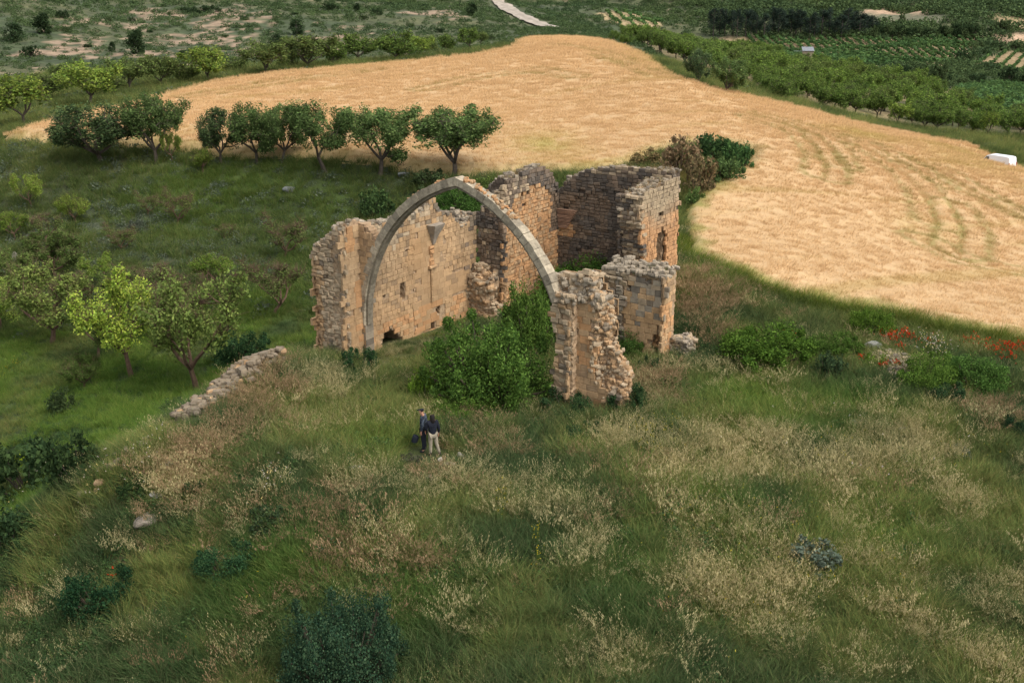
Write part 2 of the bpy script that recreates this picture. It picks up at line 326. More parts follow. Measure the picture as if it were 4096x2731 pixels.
# ------------------------------------------------------------------ wheat field: the standing crop as one raised sheet, with stalks on it
WEDGE = WHEAT+[WHEAT[0]]
def wheat_tint(x, y):
    n = fbm(x*.05, y*.05, 4, 31); s = fbm(x*.03+y*.02, y*.35-x*.25, 4, 32); n3 = fbm(x*.9, y*.9, 3, 33)
    c = mix((.515, .345, .178), (.56, .385, .205), n3)
    c = mix2(c, np.broadcast_to(np.array((.40, .29, .105)), c.shape), smooth(.56, .70, s*.75+n*.25)*.45)
    gb = blobw(x, y, [(2180,610,130,40,.9),(2700,250,130,30,.8),(2600,280,90,50,.6),(3900,680,200,60,.5),(3450,560,120,30,.5),(2350,680,120,20,.8),(3800,620,120,20,.5),(3700,950,120,60,.4)])
    c = mix2(c, np.broadcast_to(np.array((.36, .32, .085)), c.shape), gb*smooth(.35, .6, n3*.5+n*.5)*.75)
    for T in TRACKS:
        d = dline(x, y, T)
        for off in (0, 1.9): c = mix2(c, np.broadcast_to(np.array((.24, .20, .06)), c.shape), smooth(.45, .15, np.abs(d-off))*.75*smooth(.05, .4, n3))
    e = dline(x, y, WEDGE); rr = np.hypot(x, y); near = (rr < 85)
    c = mix2(c, np.broadcast_to(np.array((.24, .235, .06)), c.shape), smooth(1.7, .2, e+(n3-.5)*2.4)*np.where(near, .85, .35))
    return c
def wheat_z(x, y, e):
    lod = fbm(x*.05, y*.05, 3, 41)
    e = e-(fbm(x*1.3, y*1.3, 3, 45)-.35)*1.1*(e < 3)
    z = hgt(x, y)+.72*smooth(-.05, .5, e)+(lod-.5)*.05
    for T in TRACKS: z -= .22*smooth(.6, .2, dline(x, y, T))
    return z
def wheat():
    pw = np.array(WHEAT); V = []; st = .27
    a, b = warp(pw[:, 0], pw[:, 1]); gx = np.arange(a.min(), a.max()+st, st); gy = np.arange(b.min(), b.max()+st, st)
    X, Y = np.meshgrid(gx, gy); rw = np.hypot(X, Y)+1e-9; r = 40*(np.exp(rw/40)-1); x = X/rw*r+WC[0]; y = Y/rw*r+WC[1]
    ins = inpoly(x, y, WHEAT); ny, nx = X.shape; i = np.arange(ny*nx).reshape(ny, nx)
    q = np.stack([i[:-1, :-1], i[:-1, 1:], i[1:, 1:], i[1:, :-1]], -1).reshape(-1, 4); q = q[ins.ravel()[q].any(1)]
    used = np.unique(q); mp = np.full(ny*nx, -1); mp[used] = np.arange(len(used)); q = mp[q]
    x = x.ravel()[used]; y = y.ravel()[used]; e = dline(x, y, WEDGE); e = np.where(inpoly(x, y, WHEAT), e, -e)
    z = wheat_z(x, y, e); C = wheat_tint(x, y)
    me = mesh_np('wheat_field', np.stack([x, y, z], 1), q, [M_wheat], C, smooth_=True)
    tag(obj('wheat_field', me), kind='structure')
wheat()

# ------------------------------------------------------------------ tufts
def blades(n, h, w, spread, lean, cols, seg=3, seedhead=0, headcol=(.6, .5, .3), flow=.0):
    "n bent grass blades as strips of quads"
    V = []; Fq = []; C = []
    for _ in range(n):
        a = rnd.uniform(0, 2*pi); r = spread*sqrt(rnd.random()); x0, y0 = r*cos(a), r*sin(a); hh = h*rnd.uniform(.6, 1.15)
        da = a+rnd.uniform(-1, 1); L = lean*rnd.uniform(.4, 1.5)*hh; dx, dy = cos(da)*L+flow*hh, sin(da)*L; wa = rnd.uniform(0, pi); c = cols[rnd.randrange(len(cols))]; f = rnd.uniform(.75, 1.2)
        wx, wy = cos(wa), sin(wa); b = len(V)
        for k in range(seg+1):
            t = k/seg; ww = w*(1-t*.85)*.5; px = x0+dx*t*t; py = y0+dy*t*t; pz = hh*(t-.18*t*t*(lean+abs(flow)))
            V += [(px-wx*ww, py-wy*ww, pz), (px+wx*ww, py+wy*ww, pz)]; C += [tuple(v*f for v in c)]*2
            if k: Fq.append((b+2*k-2, b+2*k-1, b+2*k+1, b+2*k))
        if seedhead and rnd.random() < .9:
            for s in range(seedhead):
                b = len(V); t = 1-.05*s; px = x0+dx*t*t+rnd.uniform(-.03, .03); py = y0+dy*t*t+rnd.uniform(-.03, .03); pz = hh*(t-.18*t*t*lean)+rnd.uniform(-.02, .02)
                l = rnd.uniform(.03, .055); wv = rnd.uniform(.005, .010); an = rnd.uniform(0, pi); ux, uy = cos(an), sin(an); g = rnd.uniform(.85, 1.15)
                V += [(px-ux*wv, py-uy*wv, pz), (px+ux*wv, py+uy*wv, pz), (px+ux*wv*.6+uy*l*.5, py+uy*wv*.6, pz-l), (px-ux*wv*.6+uy*l*.5, py-uy*wv*.6, pz-l)]
                C += [tuple(v*g for v in headcol)]*4; Fq.append((b, b+1, b+2, b+3))
    return V, Fq, C
def leafclump(n, rx, rz, ls, cols, zc=.5):
    V = []; Fq = []; C = []
    for _ in range(n):
        u = np.array([rnd.gauss(0, 1), rnd.gauss(0, 1), abs(rnd.gauss(0, 1))]); u /= np.linalg.norm(u)+1e-6; rr = rnd.uniform(.55, 1)
        p = np.array([u[0]*rx*rr, u[1]*rx*rr, u[2]*rz*rr]); addleaf(V, Fq, C, p, ls*rnd.uniform(.6, 1.3), cols[rnd.randrange(len(cols))], u)
    return V, Fq, C
def addleaf(V, Fq, C, p, s, col, up=None):
    a = np.array([rnd.gauss(0, 1), rnd.gauss(0, 1), rnd.gauss(0, .6)]); a /= np.linalg.norm(a)+1e-9
    b = np.array([rnd.gauss(0, 1), rnd.gauss(0, 1), rnd.gauss(0, 1)]); 
    if up is not None: b = b+np.asarray(up)*1.2
    n_ = np.cross(a, b); n_ /= np.linalg.norm(n_)+1e-9; i = len(V)
    V += [tuple(p-a*s*.5), tuple(p+n_*s*.28), tuple(p+a*s*.5), tuple(p-n_*s*.28)]; f = rnd.uniform(.75, 1.25); C += [tuple(v*f for v in col)]*4
    Fq.append((i, i+1, i+2, i+3))
def source(name, vfc, m=None):
    me = mesh_np(name, vfc[0], np.array(vfc[1]), [m or M_tuft], vfc[2]); return bpy.data.objects.new(name, me)
def scatter(name, P, src, scale, tint, tilt=None, label=None, cat=None, rz=None):
    "one object of kind stuff: a mesh of points, each carrying one of the source tufts"
    n = len(P); me = bpy.data.meshes.new(name); me.vertices.add(n); me.vertices.foreach_set('co', np.asarray(P, np.float32).ravel())
    def at(nm, ty, v, key='value'):
        a = me.attributes.new(nm, ty, 'POINT'); a.data.foreach_set(key, np.asarray(v, np.float32 if ty != 'INT' else np.int32).ravel())
    at('sc', 'FLOAT', scale); rot = np.zeros((n, 3)); rot[:, 2] = RG.uniform(0, 6.283, n) if rz is None else rz
    if tilt is not None: rot[:, :2] = tilt
    at('rot', 'FLOAT_VECTOR', rot, 'vector'); at('idx', 'INT', RG.integers(0, len(src), n))
    c4 = np.ones((n, 4)); c4[:, :3] = tint; at('tint_in', 'FLOAT_COLOR', c4, 'color')
    cl = bpy.data.collections.new(name+'_sources')
    for s in src: cl.objects.link(s)
    ng = bpy.data.node_groups.new(name, 'GeometryNodeTree'); ng.interface.new_socket('Geometry', in_out='INPUT', socket_type='NodeSocketGeometry'); ng.interface.new_socket('Geometry', in_out='OUTPUT', socket_type='NodeSocketGeometry')
    gi = ng.nodes.new('NodeGroupInput'); go = ng.nodes.new('NodeGroupOutput'); ip = ng.nodes.new('GeometryNodeInstanceOnPoints')
    ci = ng.nodes.new('GeometryNodeCollectionInfo'); ci.inputs['Collection'].default_value = cl; ci.inputs['Separate Children'].default_value = True; ci.inputs['Reset Children'].default_value = True
    def na(nm, ty):
        a = ng.nodes.new('GeometryNodeInputNamedAttribute'); a.data_type = ty; a.inputs['Name'].default_value = nm; return a.outputs['Attribute']
    L = ng.links.new; L(gi.outputs[0], ip.inputs['Points']); L(ci.outputs[0], ip.inputs['Instance']); ip.inputs['Pick Instance'].default_value = True
    L(na('idx', 'INT'), ip.inputs['Instance Index']); L(na('rot', 'FLOAT_VECTOR'), ip.inputs['Rotation']); L(na('sc', 'FLOAT'), ip.inputs['Scale'])
    sa = ng.nodes.new('GeometryNodeStoreNamedAttribute'); sa.data_type = 'FLOAT_COLOR'; sa.domain = 'INSTANCE'; sa.inputs['Name'].default_value = 'tint'
    L(ip.outputs[0], sa.inputs['Geometry']); L(na('tint_in', 'FLOAT_COLOR'), sa.inputs['Value']); L(sa.outputs[0], go.inputs[0])
    o = obj(name, me); md = o.modifiers.new('scatter', 'NODES'); md.node_group = ng
    return tag(o, label, cat, kind='stuff')
def randpts(n, poly_px=None, x0=0, x1=0, y0=0, y1=0, wedge=True):
    x = RG.uniform(x0, x1, n); y = RG.uniform(y0, y1, n)
    if wedge:
        m = np.abs(x) < .56*y+6; x = x[m]; y = y[m]
    return x, y
def tn(x, y): return (x-OR[0])*TV[0]+(y-OR[1])*TV[1], (x-OR[0])*NV[0]+(y-OR[1])*NV[1]
FOOT = [(-2.0, -1.3, 0.1, 9.2), (-.2, 9.0, 1.7, 15.4), (1.5, 14.4, 8.8, 15.5), (7.4, 10.9, 8.8, 15.5), (10.3, 0, 13.2, 1.2), (8.9, 7, 12.3, 8.2)]
def infoot(x, y, g=0.):
    t, n = tn(x, y); m = np.zeros(np.shape(x), bool)
    for a, b, c, d in FOOT: m |= (t > a-g) & (t < c+g) & (n > b-g) & (n < d+g)
    return m

green = [source('green_tuft', blades(60, .60, .019, .32, .75, [(.100, .140, .052), (.075, .115, .042), (.135, .160, .062), (.17, .16, .075)])) for _ in range(5)]
oats = [source('oat_tuft', blades(52, .74, .009, .36, .55, [(.20, .20, .07), (.13, .16, .05), (.27, .24, .10)], seedhead=7, headcol=(.46, .39, .225))) for _ in range(5)]
brome = [source('brome_tuft', blades(60, .62, .011, .30, .6, [(.22, .17, .085), (.15, .13, .06), (.27, .22, .11), (.12, .14, .05)], seedhead=6, headcol=(.35, .25, .145))) for _ in range(3)]
weed = [source('weed_clump', leafclump(150, .34, .42, .075, [(.065, .11, .038), (.09, .14, .048), (.055, .09, .04)])) for _ in range(4)]
wheatc = [source('wheat_clump', blades(64, .24, .020, .45, .55, [(1., .98, .95), (.95, .93, .9), (1.08, 1.05, 1.02), (.88, .85, .8)], seg=2, flow=.28)) for _ in range(5)]
scrubc = [source('scrub_clump', leafclump(110, .75, .62, .20, [(.080, .115, .052), (.105, .145, .062), (.06, .09, .045)])) for _ in range(4)]
sage = [source('sage_clump', leafclump(90, .5, .42, .12, [(.11, .13, .095), (.085, .105, .07), (.14, .15, .11)])) for _ in range(3)]

def nearfield():
    x, y = randpts(92000, x0=-45, x1=48, y0=19, y1=74); 
    t, n = tn(x, y); m = ~inpoly(x, y, WHEAT) & ~infoot(x, y, .05); x, y, t, n = x[m], y[m], t[m], n[m]
    d = np.hypot(x, y); keep = RG.random(len(x)) < np.clip(1.35-.009*d, .45, 1); x, y, t, n = x[keep], y[keep], t[keep], n[keep]; z = hgt(x, y)
    hill = smooth(-5.5, -2.5, t)
    ws = np.clip(blobw(x, y, STRAW)*.80+.04, 0, 1)*hill; wr = blobw(x, y, REDDRY)*hill; wl = np.maximum(blobw(x, y, LUSH), 0)
    p1 = fbm(x*.5, y*.5, 4, 51); p2 = fbm(x*.22, y*.22, 3, 52); p3 = fbm(x*.9, y*.9, 3, 53); u = RG.random(len(x))
    pst = ws*smooth(.42, .62, p1)*(1-.5*wl)*.80+.05*hill*smooth(.5, .7, p3); pre = wr*smooth(.3, .6, p3)*.9+.03*hill*smooth(.55, .7, p2); dk = blobw(x, y, DARKW); pwe = (.12+.45*smooth(.48, .66, p2)*smooth(.42, .6, p3)+.6*dk*smooth(.3, .5, p1))*(1-ws*.5)
    ty = np.where(u < pre, 2, np.where(u < pre+pst*.85, 1, np.where(u < pre+pst*.85+pwe, 3, 0)))
    sw = .5*fbm(x*.15, y*.15, 3, 61)-.25
    g = ty == 0; nv = fbm(x*.35, y*.35, 4, 54)
    tint = mix((.66, .80, .80), (1.6, 1.5, 1.15), smooth(.34, .64, nv)); tint = mix2(tint, np.broadcast_to(np.array((1.15, 1.6, .62)), tint.shape), np.clip(wl*.7+(1-hill)*.75*smooth(.25, .6, p2), 0, 1))
    tint = mix2(tint, np.broadcast_to(np.array((.75, .8, .78)), tint.shape), (1-hill)*blobw(x, y, TERR_GREY)*.6)
    P = np.stack([x, y, z-.03], 1)
    def tl(m_, a): return np.stack([RG.normal(0, a, m_.sum())+sw[m_]*.9, RG.normal(0, a, m_.sum())], 1)
    inn = (t > -.2) & (t < 3.0) & (n > -1.3) & (n < 9.5)
    sc = RG.uniform(.65, 1.3, len(x))*np.where(inn, .45, 1)*(1+.35*wr)*(.8+.5*p2)*np.where(hill > .5, 1, .62)
    pc = np.array([G(1738, 1835)[:2], G(1715, 1850)[:2], G(1700, 1815)[:2]]); dp = np.min([np.hypot(x-q[0], y-q[1]) for q in pc], 0); sc = sc*np.clip(dp-.45, .12, 1)
    scatter('grass', P[g], green, sc[g], tint[g], tl(g, .18), 'long green grass covering the hilltop and the slope', 'grass')
    g = ty == 1; tt = mix((.8, .9, .8), (1.25, 1.18, 1.05), nv); scatter('oat_grass', P[g], oats, sc[g]*.95, tt[g], tl(g, .2), 'pale straw coloured oat grass in drifts on the hilltop', 'grass')
    g = ty == 2; tt = mix((.8, .78, .75), (1.2, 1.15, 1.1), nv); scatter('dry_grass', P[g], brome, sc[g], tt[g], tl(g, .15), 'reddish brown dry grass in patches on the hilltop', 'grass')
    g = ty == 3; tt = mix((.6, .7, .7), (1.1, 1.15, 1.05), nv); scatter('ground_weeds', P[g], weed, sc[g]*RG.uniform(.5, 1.15, g.sum()), tt[g], None, 'low dark leafy weeds growing among the grass', 'weeds')
nearfield()
def midfield():
    x, y = randpts(110000, x0=-85, x1=125, y0=68, y1=205); kk = (y < 125) | (RG.random(len(x)) < .45); x, y = x[kk], y[kk]; t, n = tn(x, y)
    m = ~inpoly(x, y, WHEAT) & ~infoot(x, y, .1); x, y, t = x[m], y[m], t[m]; z = hgt(x, y); p = fbm(x*.2, y*.2, 4, 71); p2 = fbm(x*.6, y*.6, 3, 72); u = RG.random(len(x))
    mo = ~inpoly(x, y, ORCH); x, y, t, z, p, p2, u = x[mo], y[mo], t[mo], z[mo], p[mo], p2[mo], u[mo]
    lush = blobw(x, y, TERR_LUSH); grey = blobw(x, y, TERR_GREY); right = smooth(20, 40, x)
    ps = (.16+.6*grey)*smooth(.36, .56, p2)*np.where(x < 12, 1, .4); g = u > ps; tint = mix((.62, .70, .62), (1.25, 1.3, .95), p); tint = mix2(tint, np.broadcast_to(np.array((.95, 1.18, .55)), tint.shape), np.clip(lush, 0, 1)*.7)
    tint = mix2(tint, np.broadcast_to(np.array((1.9, 1.7, 1.3)), tint.shape), np.clip(right*.7+smooth(100, 112, y)*.5, 0, 1)*smooth(.3, .6, p))
    tint = mix2(tint, np.broadcast_to(np.array((2.0, 1.15, .9)), tint.shape), .7*blobw(x, y, [(2750,700,120,70),(3000,470,60,20,.5)]))
    sc = RG.uniform(.7, 1.4, len(x))*1.15*np.clip(y/110, 1, 1.7)
    scatter('bank_grass', np.stack([x, y, z-.05], 1)[g], [o.copy() for o in green], sc[g], tint[g], RG.normal(0, .2, (g.sum(), 2)), 'green and straw grass on the terrace and field banks', 'grass')
    g = ~g; scatter('grey_scrub', np.stack([x, y, z-.05], 1)[g], sage, sc[g]*RG.uniform(.5, 1.3, g.sum()), mix((.7, .8, .72), (1.2, 1.25, 1.15), p)[g], None, 'low grey green scrub covering the orchard terrace', 'scrub')
midfield()
def wheatstalks():
    x, y = randpts(230000, x0=-85, x1=85, y0=48, y1=262); d = np.hypot(x, y); k = RG.random(len(x)) < np.clip((70/d)**1.8, .09, 1); x, y = x[k], y[k]
    m = inpoly(x, y, WHEAT); x, y = x[m], y[m]; e = dline(x, y, WEDGE); z = wheat_z(x, y, e)-.08
    flow = fbm(x*.035, y*.035, 3, 81)*2.2+fbm(x*.3, y*.3, 3, 82)*.8; sc = RG.uniform(.8, 1.3, len(x))*np.clip(np.hypot(x, y)/85, .9, 2.3)*.9
    edge = e < .6; z = np.where(edge, z-.15, z)
    scatter('wheat_stalks', np.stack([x, y, z], 1), wheatc, sc, wheat_tint(x, y)*1.16, RG.normal(0, .08, (len(x), 2)), 'ripe golden wheat standing in the field behind the ruin', 'wheat', rz=flow)
wheatstalks()
def fieldedge():
    "rank dark grass standing along the near edge of the wheat"
    line = GP([(2735,980),(2745,1035),(2850,1085),(3000,1152),(3200,1217),(3400,1262),(3650,1300),(3850,1352),(4096,1400),(4500,1470)]); P = []
    for (x1, y1), (x2, y2) in zip(line[:-1], line[1:]):
        L = hypot(x2-x1, y2-y1); k = int(L*26); t = RG.random(k); nx, ny = (y2-y1)/L, -(x2-x1)/L; o = RG.normal(.25, .32, k); P.append(np.stack([x1+(x2-x1)*t+nx*o, y1+(y2-y1)*t+ny*o, o], 1))
    P = np.concatenate(P); z = hgt(P[:, 0], P[:, 1]); n = len(P); tint = mix((.75, .95, .55), (1.7, 1.55, .55), np.clip(RG.random(n)*.6+.5*(P[:, 2] < .1), 0, 1))
    scatter('field_edge_grass', np.stack([P[:, 0], P[:, 1], z-.03], 1), [o.copy() for o in green], RG.uniform(1.0, 1.6, n), tint, RG.normal(0, .25, (n, 2)), 'rank dark green grass along the near edge of the wheat', 'grass')
fieldedge()
def farscrub():
    x, y = randpts(95000, x0=-330, x1=420, y0=118, y1=640); d = np.hypot(x, y); k = RG.random(len(x)) < np.clip((230/d)**1., .3, 1); x, y = x[k], y[k]
    m = ~inpoly(x, y, WHEAT); sm = np.ones(len(x), bool)
    for P in (VINE_MAIN, VINE_LOW, VINE_MID, VINE_SMALL, VINE_TOP, FAR_WHEAT): m &= ~inpoly(x, y, P)
    o = inpoly(x, y, ORCH) | inpoly(x, y, CLEAR); m &= ~o; m &= dline(x, y, ROAD) > 6; m &= (y > 185) | (np.abs(x-30) > 60)
    p = fbm(x*.035, y*.035, 4, 91); bare = blobw(x, y, BAREP)*smooth(30, -10, x-.02*y)
    nn = fbm(x*.10, y*.06, 4, 21)*.5+fbm(x*.9, y*.35, 4, 22)*.5; thr = .72-.25*np.clip(bare*1.15, 0, 1)
    m &= RG.random(len(x)) < np.where(nn > thr-.01, .35, np.where(p > .4, 1., .6)); x, y, p = x[m], y[m], p[m]; z = hgt(x, y); d = np.hypot(x, y)
    right = smooth(60, 120, x)*smooth(300, 400, y); sc = RG.uniform(.5, 1.6, len(x))**1.4*np.clip(d/280, .7, 2.4)*(1+right*.9)
    tint = mix((.65, .75, .8), (1.25, 1.25, 1.0), p); scatter('hillside_scrub', np.stack([x, y, z-.1], 1), scrubc, sc, tint, None, 'low dark green scrub covering the far hillsides', 'scrub')
farscrub()
# ------------------------------------------------------------------ masonry
def stain(kind, p, r):
    "colour of one stone: kind of stone, its place (t,n,z) and a random number"
    t, n, z = p; w = fbm(np.array([(t+n)*.45+3*r*.1]), np.array([z*.45]), 3, 101)[0]; v = fbm(np.array([(t-n)*1.6]), np.array([z*1.6]), 2, 103)[0]
    warm = np.array((.40, .245, .12)); pale = np.array((.42, .325, .21)); orange = np.array((.47, .26, .125)); grey = np.array((.27, .23, .175)); dark = np.array((.10, .088, .075)); brown = np.array((.24, .16, .10))
    if kind == 'ashlar': c = warm*(1-.55*w)+pale*.55*w; d = .12
    elif kind == 'orange': c = orange*(1-w*.6)+warm*w*.6; d = .10
    elif kind == 'dark': c = brown*(1-v)+dark*v; c = c*.8+grey*.2*w; d = .45
    elif kind == 'rough': c = grey*.3+pale*.6+warm*.15; d = .3
    elif kind == 'core': c = warm*.5+orange*.2+pale*.3; d = .12
    elif kind == 'low': c = (pale*.6+grey*.4)*.62; d = .3
    elif kind == 'arch': c = np.array((.38, .325, .235)); d = .2
    elif kind == 'tower': c = orange*(1-smooth(4.8, 6.6, z+(w-.5)*2))+pale*.85*smooth(4.8, 6.6, z+(w-.5)*2); d = .12
    elif kind == 'grey': c = grey*1.05*(1-v*.4)+pale*.4*v; d = .3
    else: c = pale; d = .2
    if kind in ('ashlar', 'orange', 'core'): c = c*(.78+.5*fbm([(t+n)*.9+7], [z*.28], 3, 131)[0])
    if v > .58 and r < d*2.2: c = (c*.45+dark*.55 if kind in ('dark', 'rough', 'grey') else c*.72+dark*.28)
    c = c*((.85+.30*r) if kind in ('dark', 'rough', 'grey') else (.92+.16*r)); return c
class Stones:
    "blocks gathered into one mesh: rows of rough hewn stones on a face"
    def __init__(s): s.V = []; s.F4 = []; s.C = []
    def block(s, O, U, Vv, Nn, u0, u1, v0, v1, d, col, jit=.012, bev=.03, depth=.10, taper=1.):
        b = len(s.V); bu = min(bev, (u1-u0)*.3); bv = min(bev, (v1-v0)*.3)
        def P(u, v, w): return O+U*u+Vv*v+Nn*w
        j = lambda a: rnd.uniform(-a, a)
        cor = [(u0, v0), (u1, v0), (u1, v1), (u0, v1)]; ins = [(1, 1), (-1, 1), (-1, -1), (1, -1)]
        jj = [(j(jit), j(jit)) for _ in range(4)]
        for k in range(4): s.V.append(P(cor[k][0], cor[k][1], -depth))
        for k in range(4): s.V.append(P(cor[k][0]+jj[k][0], cor[k][1]+jj[k][1], d-bev*.8+j(jit)))
        for k in range(4): s.V.append(P(cor[k][0]+jj[k][0]+ins[k][0]*bu, cor[k][1]+jj[k][1]+ins[k][1]*bv, d+j(jit)*1.3))
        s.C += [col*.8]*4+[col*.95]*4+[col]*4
        for a in (0, 4):
            for k in range(4): s.F4.append((b+a+k, b+a+(k+1) % 4, b+a+4+(k+1) % 4, b+a+4+k))
        s.F4.append((b+8, b+9, b+10, b+11))
    def bed(s, O, U, Vv, Nn, u0, u1, v0, v1, d, col):
        b = len(s.V); s.V += [O+U*u0+Vv*v0+Nn*d, O+U*u1+Vv*v0+Nn*d, O+U*u1+Vv*v1+Nn*d, O+U*u0+Vv*v1+Nn*d]; s.C += [col]*4; s.F4.append((b, b+1, b+2, b+3))
    def face(s, O, U, Nn, poly, kind, ch=.27, ln=(.3, .6), gap=.014, rough=.02, holes=(), miss=.0, depth=.12, kindf=None, d0=0., pj=None):
        O = np.asarray(O, float); Vv = np.array([0, 0, 1.]); zs = [p[1] for p in poly]; us = [p[0] for p in poly]; z = min(zs)
        z -= rnd.random()*ch*.3; k = 0
        while z < max(zs):
            h = ch*rnd.uniform(.78, 1.2); u = min(us)-rnd.random()*ln[1]
            while u < max(us):
                l = rnd.uniform(*ln); cu, cv = u+l/2, z+h/2
                if l > .05 and inpoly(np.array([cu]), np.array([cv]), poly)[0] and not any(inpoly(np.array([cu]), np.array([cv]), hh)[0] for hh in holes) and rnd.random() > miss:
                    P = O+U*cu+Vv*cv; tt, nn = tn(P[0], P[1]); r = rnd.random(); kd = kindf(cu, cv) if kindf else kind
                    col = stain(kd, (tt, nn, P[2]), r); dd = d0+(pj(cu, cv) if pj else 0)+rnd.uniform(-rough, rough)
                    if rough < .06: s.bed(O, U, Vv, Nn, u, u+l, z, z+h, dd-.010-rough*.5, col*(.62 if kd in ('dark', 'tower', 'grey', 'rough') else .74))
                    if rough > .06 and rnd.random() < .3 and h > .2:      # split a rubble block in two
                        m_ = h*rnd.uniform(.35, .65)
                        s.block(O, U, Vv, Nn, u+gap, u+l-gap, z+gap, z+m_-gap, dd, col, rough*.35, .02+rough*.35, depth)
                        s.block(O, U, Vv, Nn, u+gap, u+l-gap, z+m_+gap, z+h-gap, dd+rnd.uniform(-rough, rough), col*rnd.uniform(.8, 1.15), rough*.35, .02+rough*.35, depth)
                    else: s.block(O, U, Vv, Nn, u+gap, u+l-gap, z+gap+rnd.uniform(-.01, .01), z+h-gap+rnd.uniform(-.01, .01), dd, col, .003+rough*.4, .008+rough*.4, depth)
                u += l
            z += h
        return s
    def rubble(s, P, size, kind, tilt=.5):
        "one loose angular stone"
        P = np.asarray(P, float); a = rnd.uniform(0, 2*pi); U = np.array([cos(a), sin(a), rnd.uniform(-tilt, tilt)*.4]); U /= np.linalg.norm(U)
        Z = np.array([rnd.uniform(-tilt, tilt)*.4, rnd.uniform(-tilt, tilt)*.4, 1.]); Nn = np.cross(U, Z); Nn /= np.linalg.norm(Nn); Z = np.cross(Nn, U); b = len(s.V)
        sx, sy, sz = size*rnd.uniform(.7, 1.3), size*rnd.uniform(.6, 1.1), size*rnd.uniform(.35, .7); tt, nn = tn(P[0], P[1]); col = stain(kind, (tt, nn, P[2]), rnd.random())
        AN = [a_+rnd.uniform(-.12, .12) for a_ in (.55, pi/2, pi-.55, pi+.55, 1.5*pi, 2*pi-.55)]; QQ = [1.2, .78, 1.2, 1.2, .78, 1.2]; QQ = [v*rnd.uniform(.85, 1.1) for v in QQ]
        for dz in (-.5, .0, .5):
            f = (.86, 1.0, .86)[int(dz*2+1)]
            for k in range(6):
                an = AN[k]; q = f*QQ[k]*rnd.uniform(.94, 1.06); s.V.append(P+U*cos(an)*sx*.5*q+Nn*sin(an)*sy*.5*q+Z*(dz*sz*rnd.uniform(.8, 1.1))); s.C.append(col*(.9+.1*(dz > 0)))
        for a_ in (0, 6):
            for k in range(6): s.F4.append((b+a_+k, b+a_+(k+1) % 6, b+a_+6+(k+1) % 6, b+a_+6+k))
        s.F4 += [(b+12, b+13, b+14, b+15), (b+12, b+15, b+16, b+17), (b+3, b+2, b+1, b+0), (b+5, b+4, b+3, b+0)]
    def mesh(s, name, m=None):
        return mesh_np(name, np.array(s.V), np.array(s.F4), [m or M_stone], np.array(s.C))
def core(name, box, inside, g=.2, kind='core', jit=.05):
    "rubble core of a wall: solid filling where inside(t,n,z), its surface roughened"
    t0, t1, n0, n1, z0, z1 = box; ts = np.arange(t0+g/2, t1, g); ns = np.arange(n0+g/2, n1, g); zs = np.arange(z0+g/2, z1, g)
    T, Nn, Z = np.meshgrid(ts, ns, zs, indexing='ij'); I = np.pad(inside(T, Nn, Z), 1); V = {}; Vl = []; Fq = []
    def vid(a, b, c):
        k = (a, b, c)
        if k not in V:
            V[k] = len(Vl); j = lambda: rnd.uniform(-jit, jit); Vl.append(R3(t0+a*g+j(), n0+b*g+j(), z0+c*g+j()*.7))
        return V[k]
    tops = []
    for (ax, sg) in ((0, 1), (0, -1), (1, 1), (1, -1), (2, 1), (2, -1)):
        sh = np.roll(I, -sg, ax); ex = np.argwhere(I & ~sh)
        for a, b, c in ex:
            a -= 1; b -= 1; c -= 1
            if ax == 0: k = a+(sg > 0); q = [(k, b, c), (k, b+1, c), (k, b+1, c+1), (k, b, c+1)]
            elif ax == 1: k = b+(sg > 0); q = [(a, k, c), (a, k, c+1), (a+1, k, c+1), (a+1, k, c)]
            else:
                k = c+(sg > 0); q = [(a, b, k), (a+1, b, k), (a+1, b+1, k), (a, b+1, k)]
                if sg > 0: tops.append((t0+(a+.5)*g, n0+(b+.5)*g, z0+k*g))
            if sg < 0: q = q[::-1]
            Fq.append([vid(*v) for v in q])
    Vl = np.array(Vl); tt, nn = tn(Vl[:, 0], Vl[:, 1]); w = fbm((tt+nn)*1.2, Vl[:, 2]*1.5, 3, 111)
    base = {'core': ((.30, .20, .12), (.44, .32, .20)), 'dark': ((.07, .055, .045), (.16, .12, .085)), 'grey': ((.16, .14, .115), (.30, .25, .19)), 'plaster': ((.44, .28, .15), (.50, .36, .22))}[kind]
    me = mesh_np(name, Vl, np.array(Fq), [M_core], mix(base[0], base[1], w)); return me, tops
def box_hole(a0, a1, z0, z1): return [(a0, z0), (a1, z0), (a1, z1), (a0, z1)]
ZG = -.9
ruin = empty('ruined_church', OR, 0)
tag(ruin, 'roofless ruined stone church with a free standing pointed arch on a grassy hilltop', 'ruin')
bpy.context.view_layer.update()
def part(name, me, parent=ruin, label=None):
    o = bpy.data.objects.new(name, me); COL.objects.link(o); o.parent = parent
    inv = Vector(parent.location)
    if parent.parent: inv += Vector(parent.parent.location)
    o.location = -inv
    if label: o['label'] = label
    return o
def grass_on(tops, n, parent, name='dry_grass', h=.3, kinds=None):
    V = []; Fq = []; C = []
    for _ in range(n):
        t, nn, z = tops[rnd.randrange(len(tops))]; P = R3(t+rnd.uniform(-.1, .1), nn+rnd.uniform(-.1, .1), z)
        v, f, c = blades(14, h*rnd.uniform(.5, 1.2), .014, .16, .6, kinds or [(.34, .22, .12), (.26, .17, .10), (.36, .29, .15), (.16, .16, .06)]); b = len(V)
        V += [(P[0]+q[0], P[1]+q[1], P[2]+q[2]) for q in v]; Fq += [tuple(i+b for i in q) for q in f]; C += c
    return part(name, mesh_np(name, V, np.array(Fq), [M_leaf], C), parent)

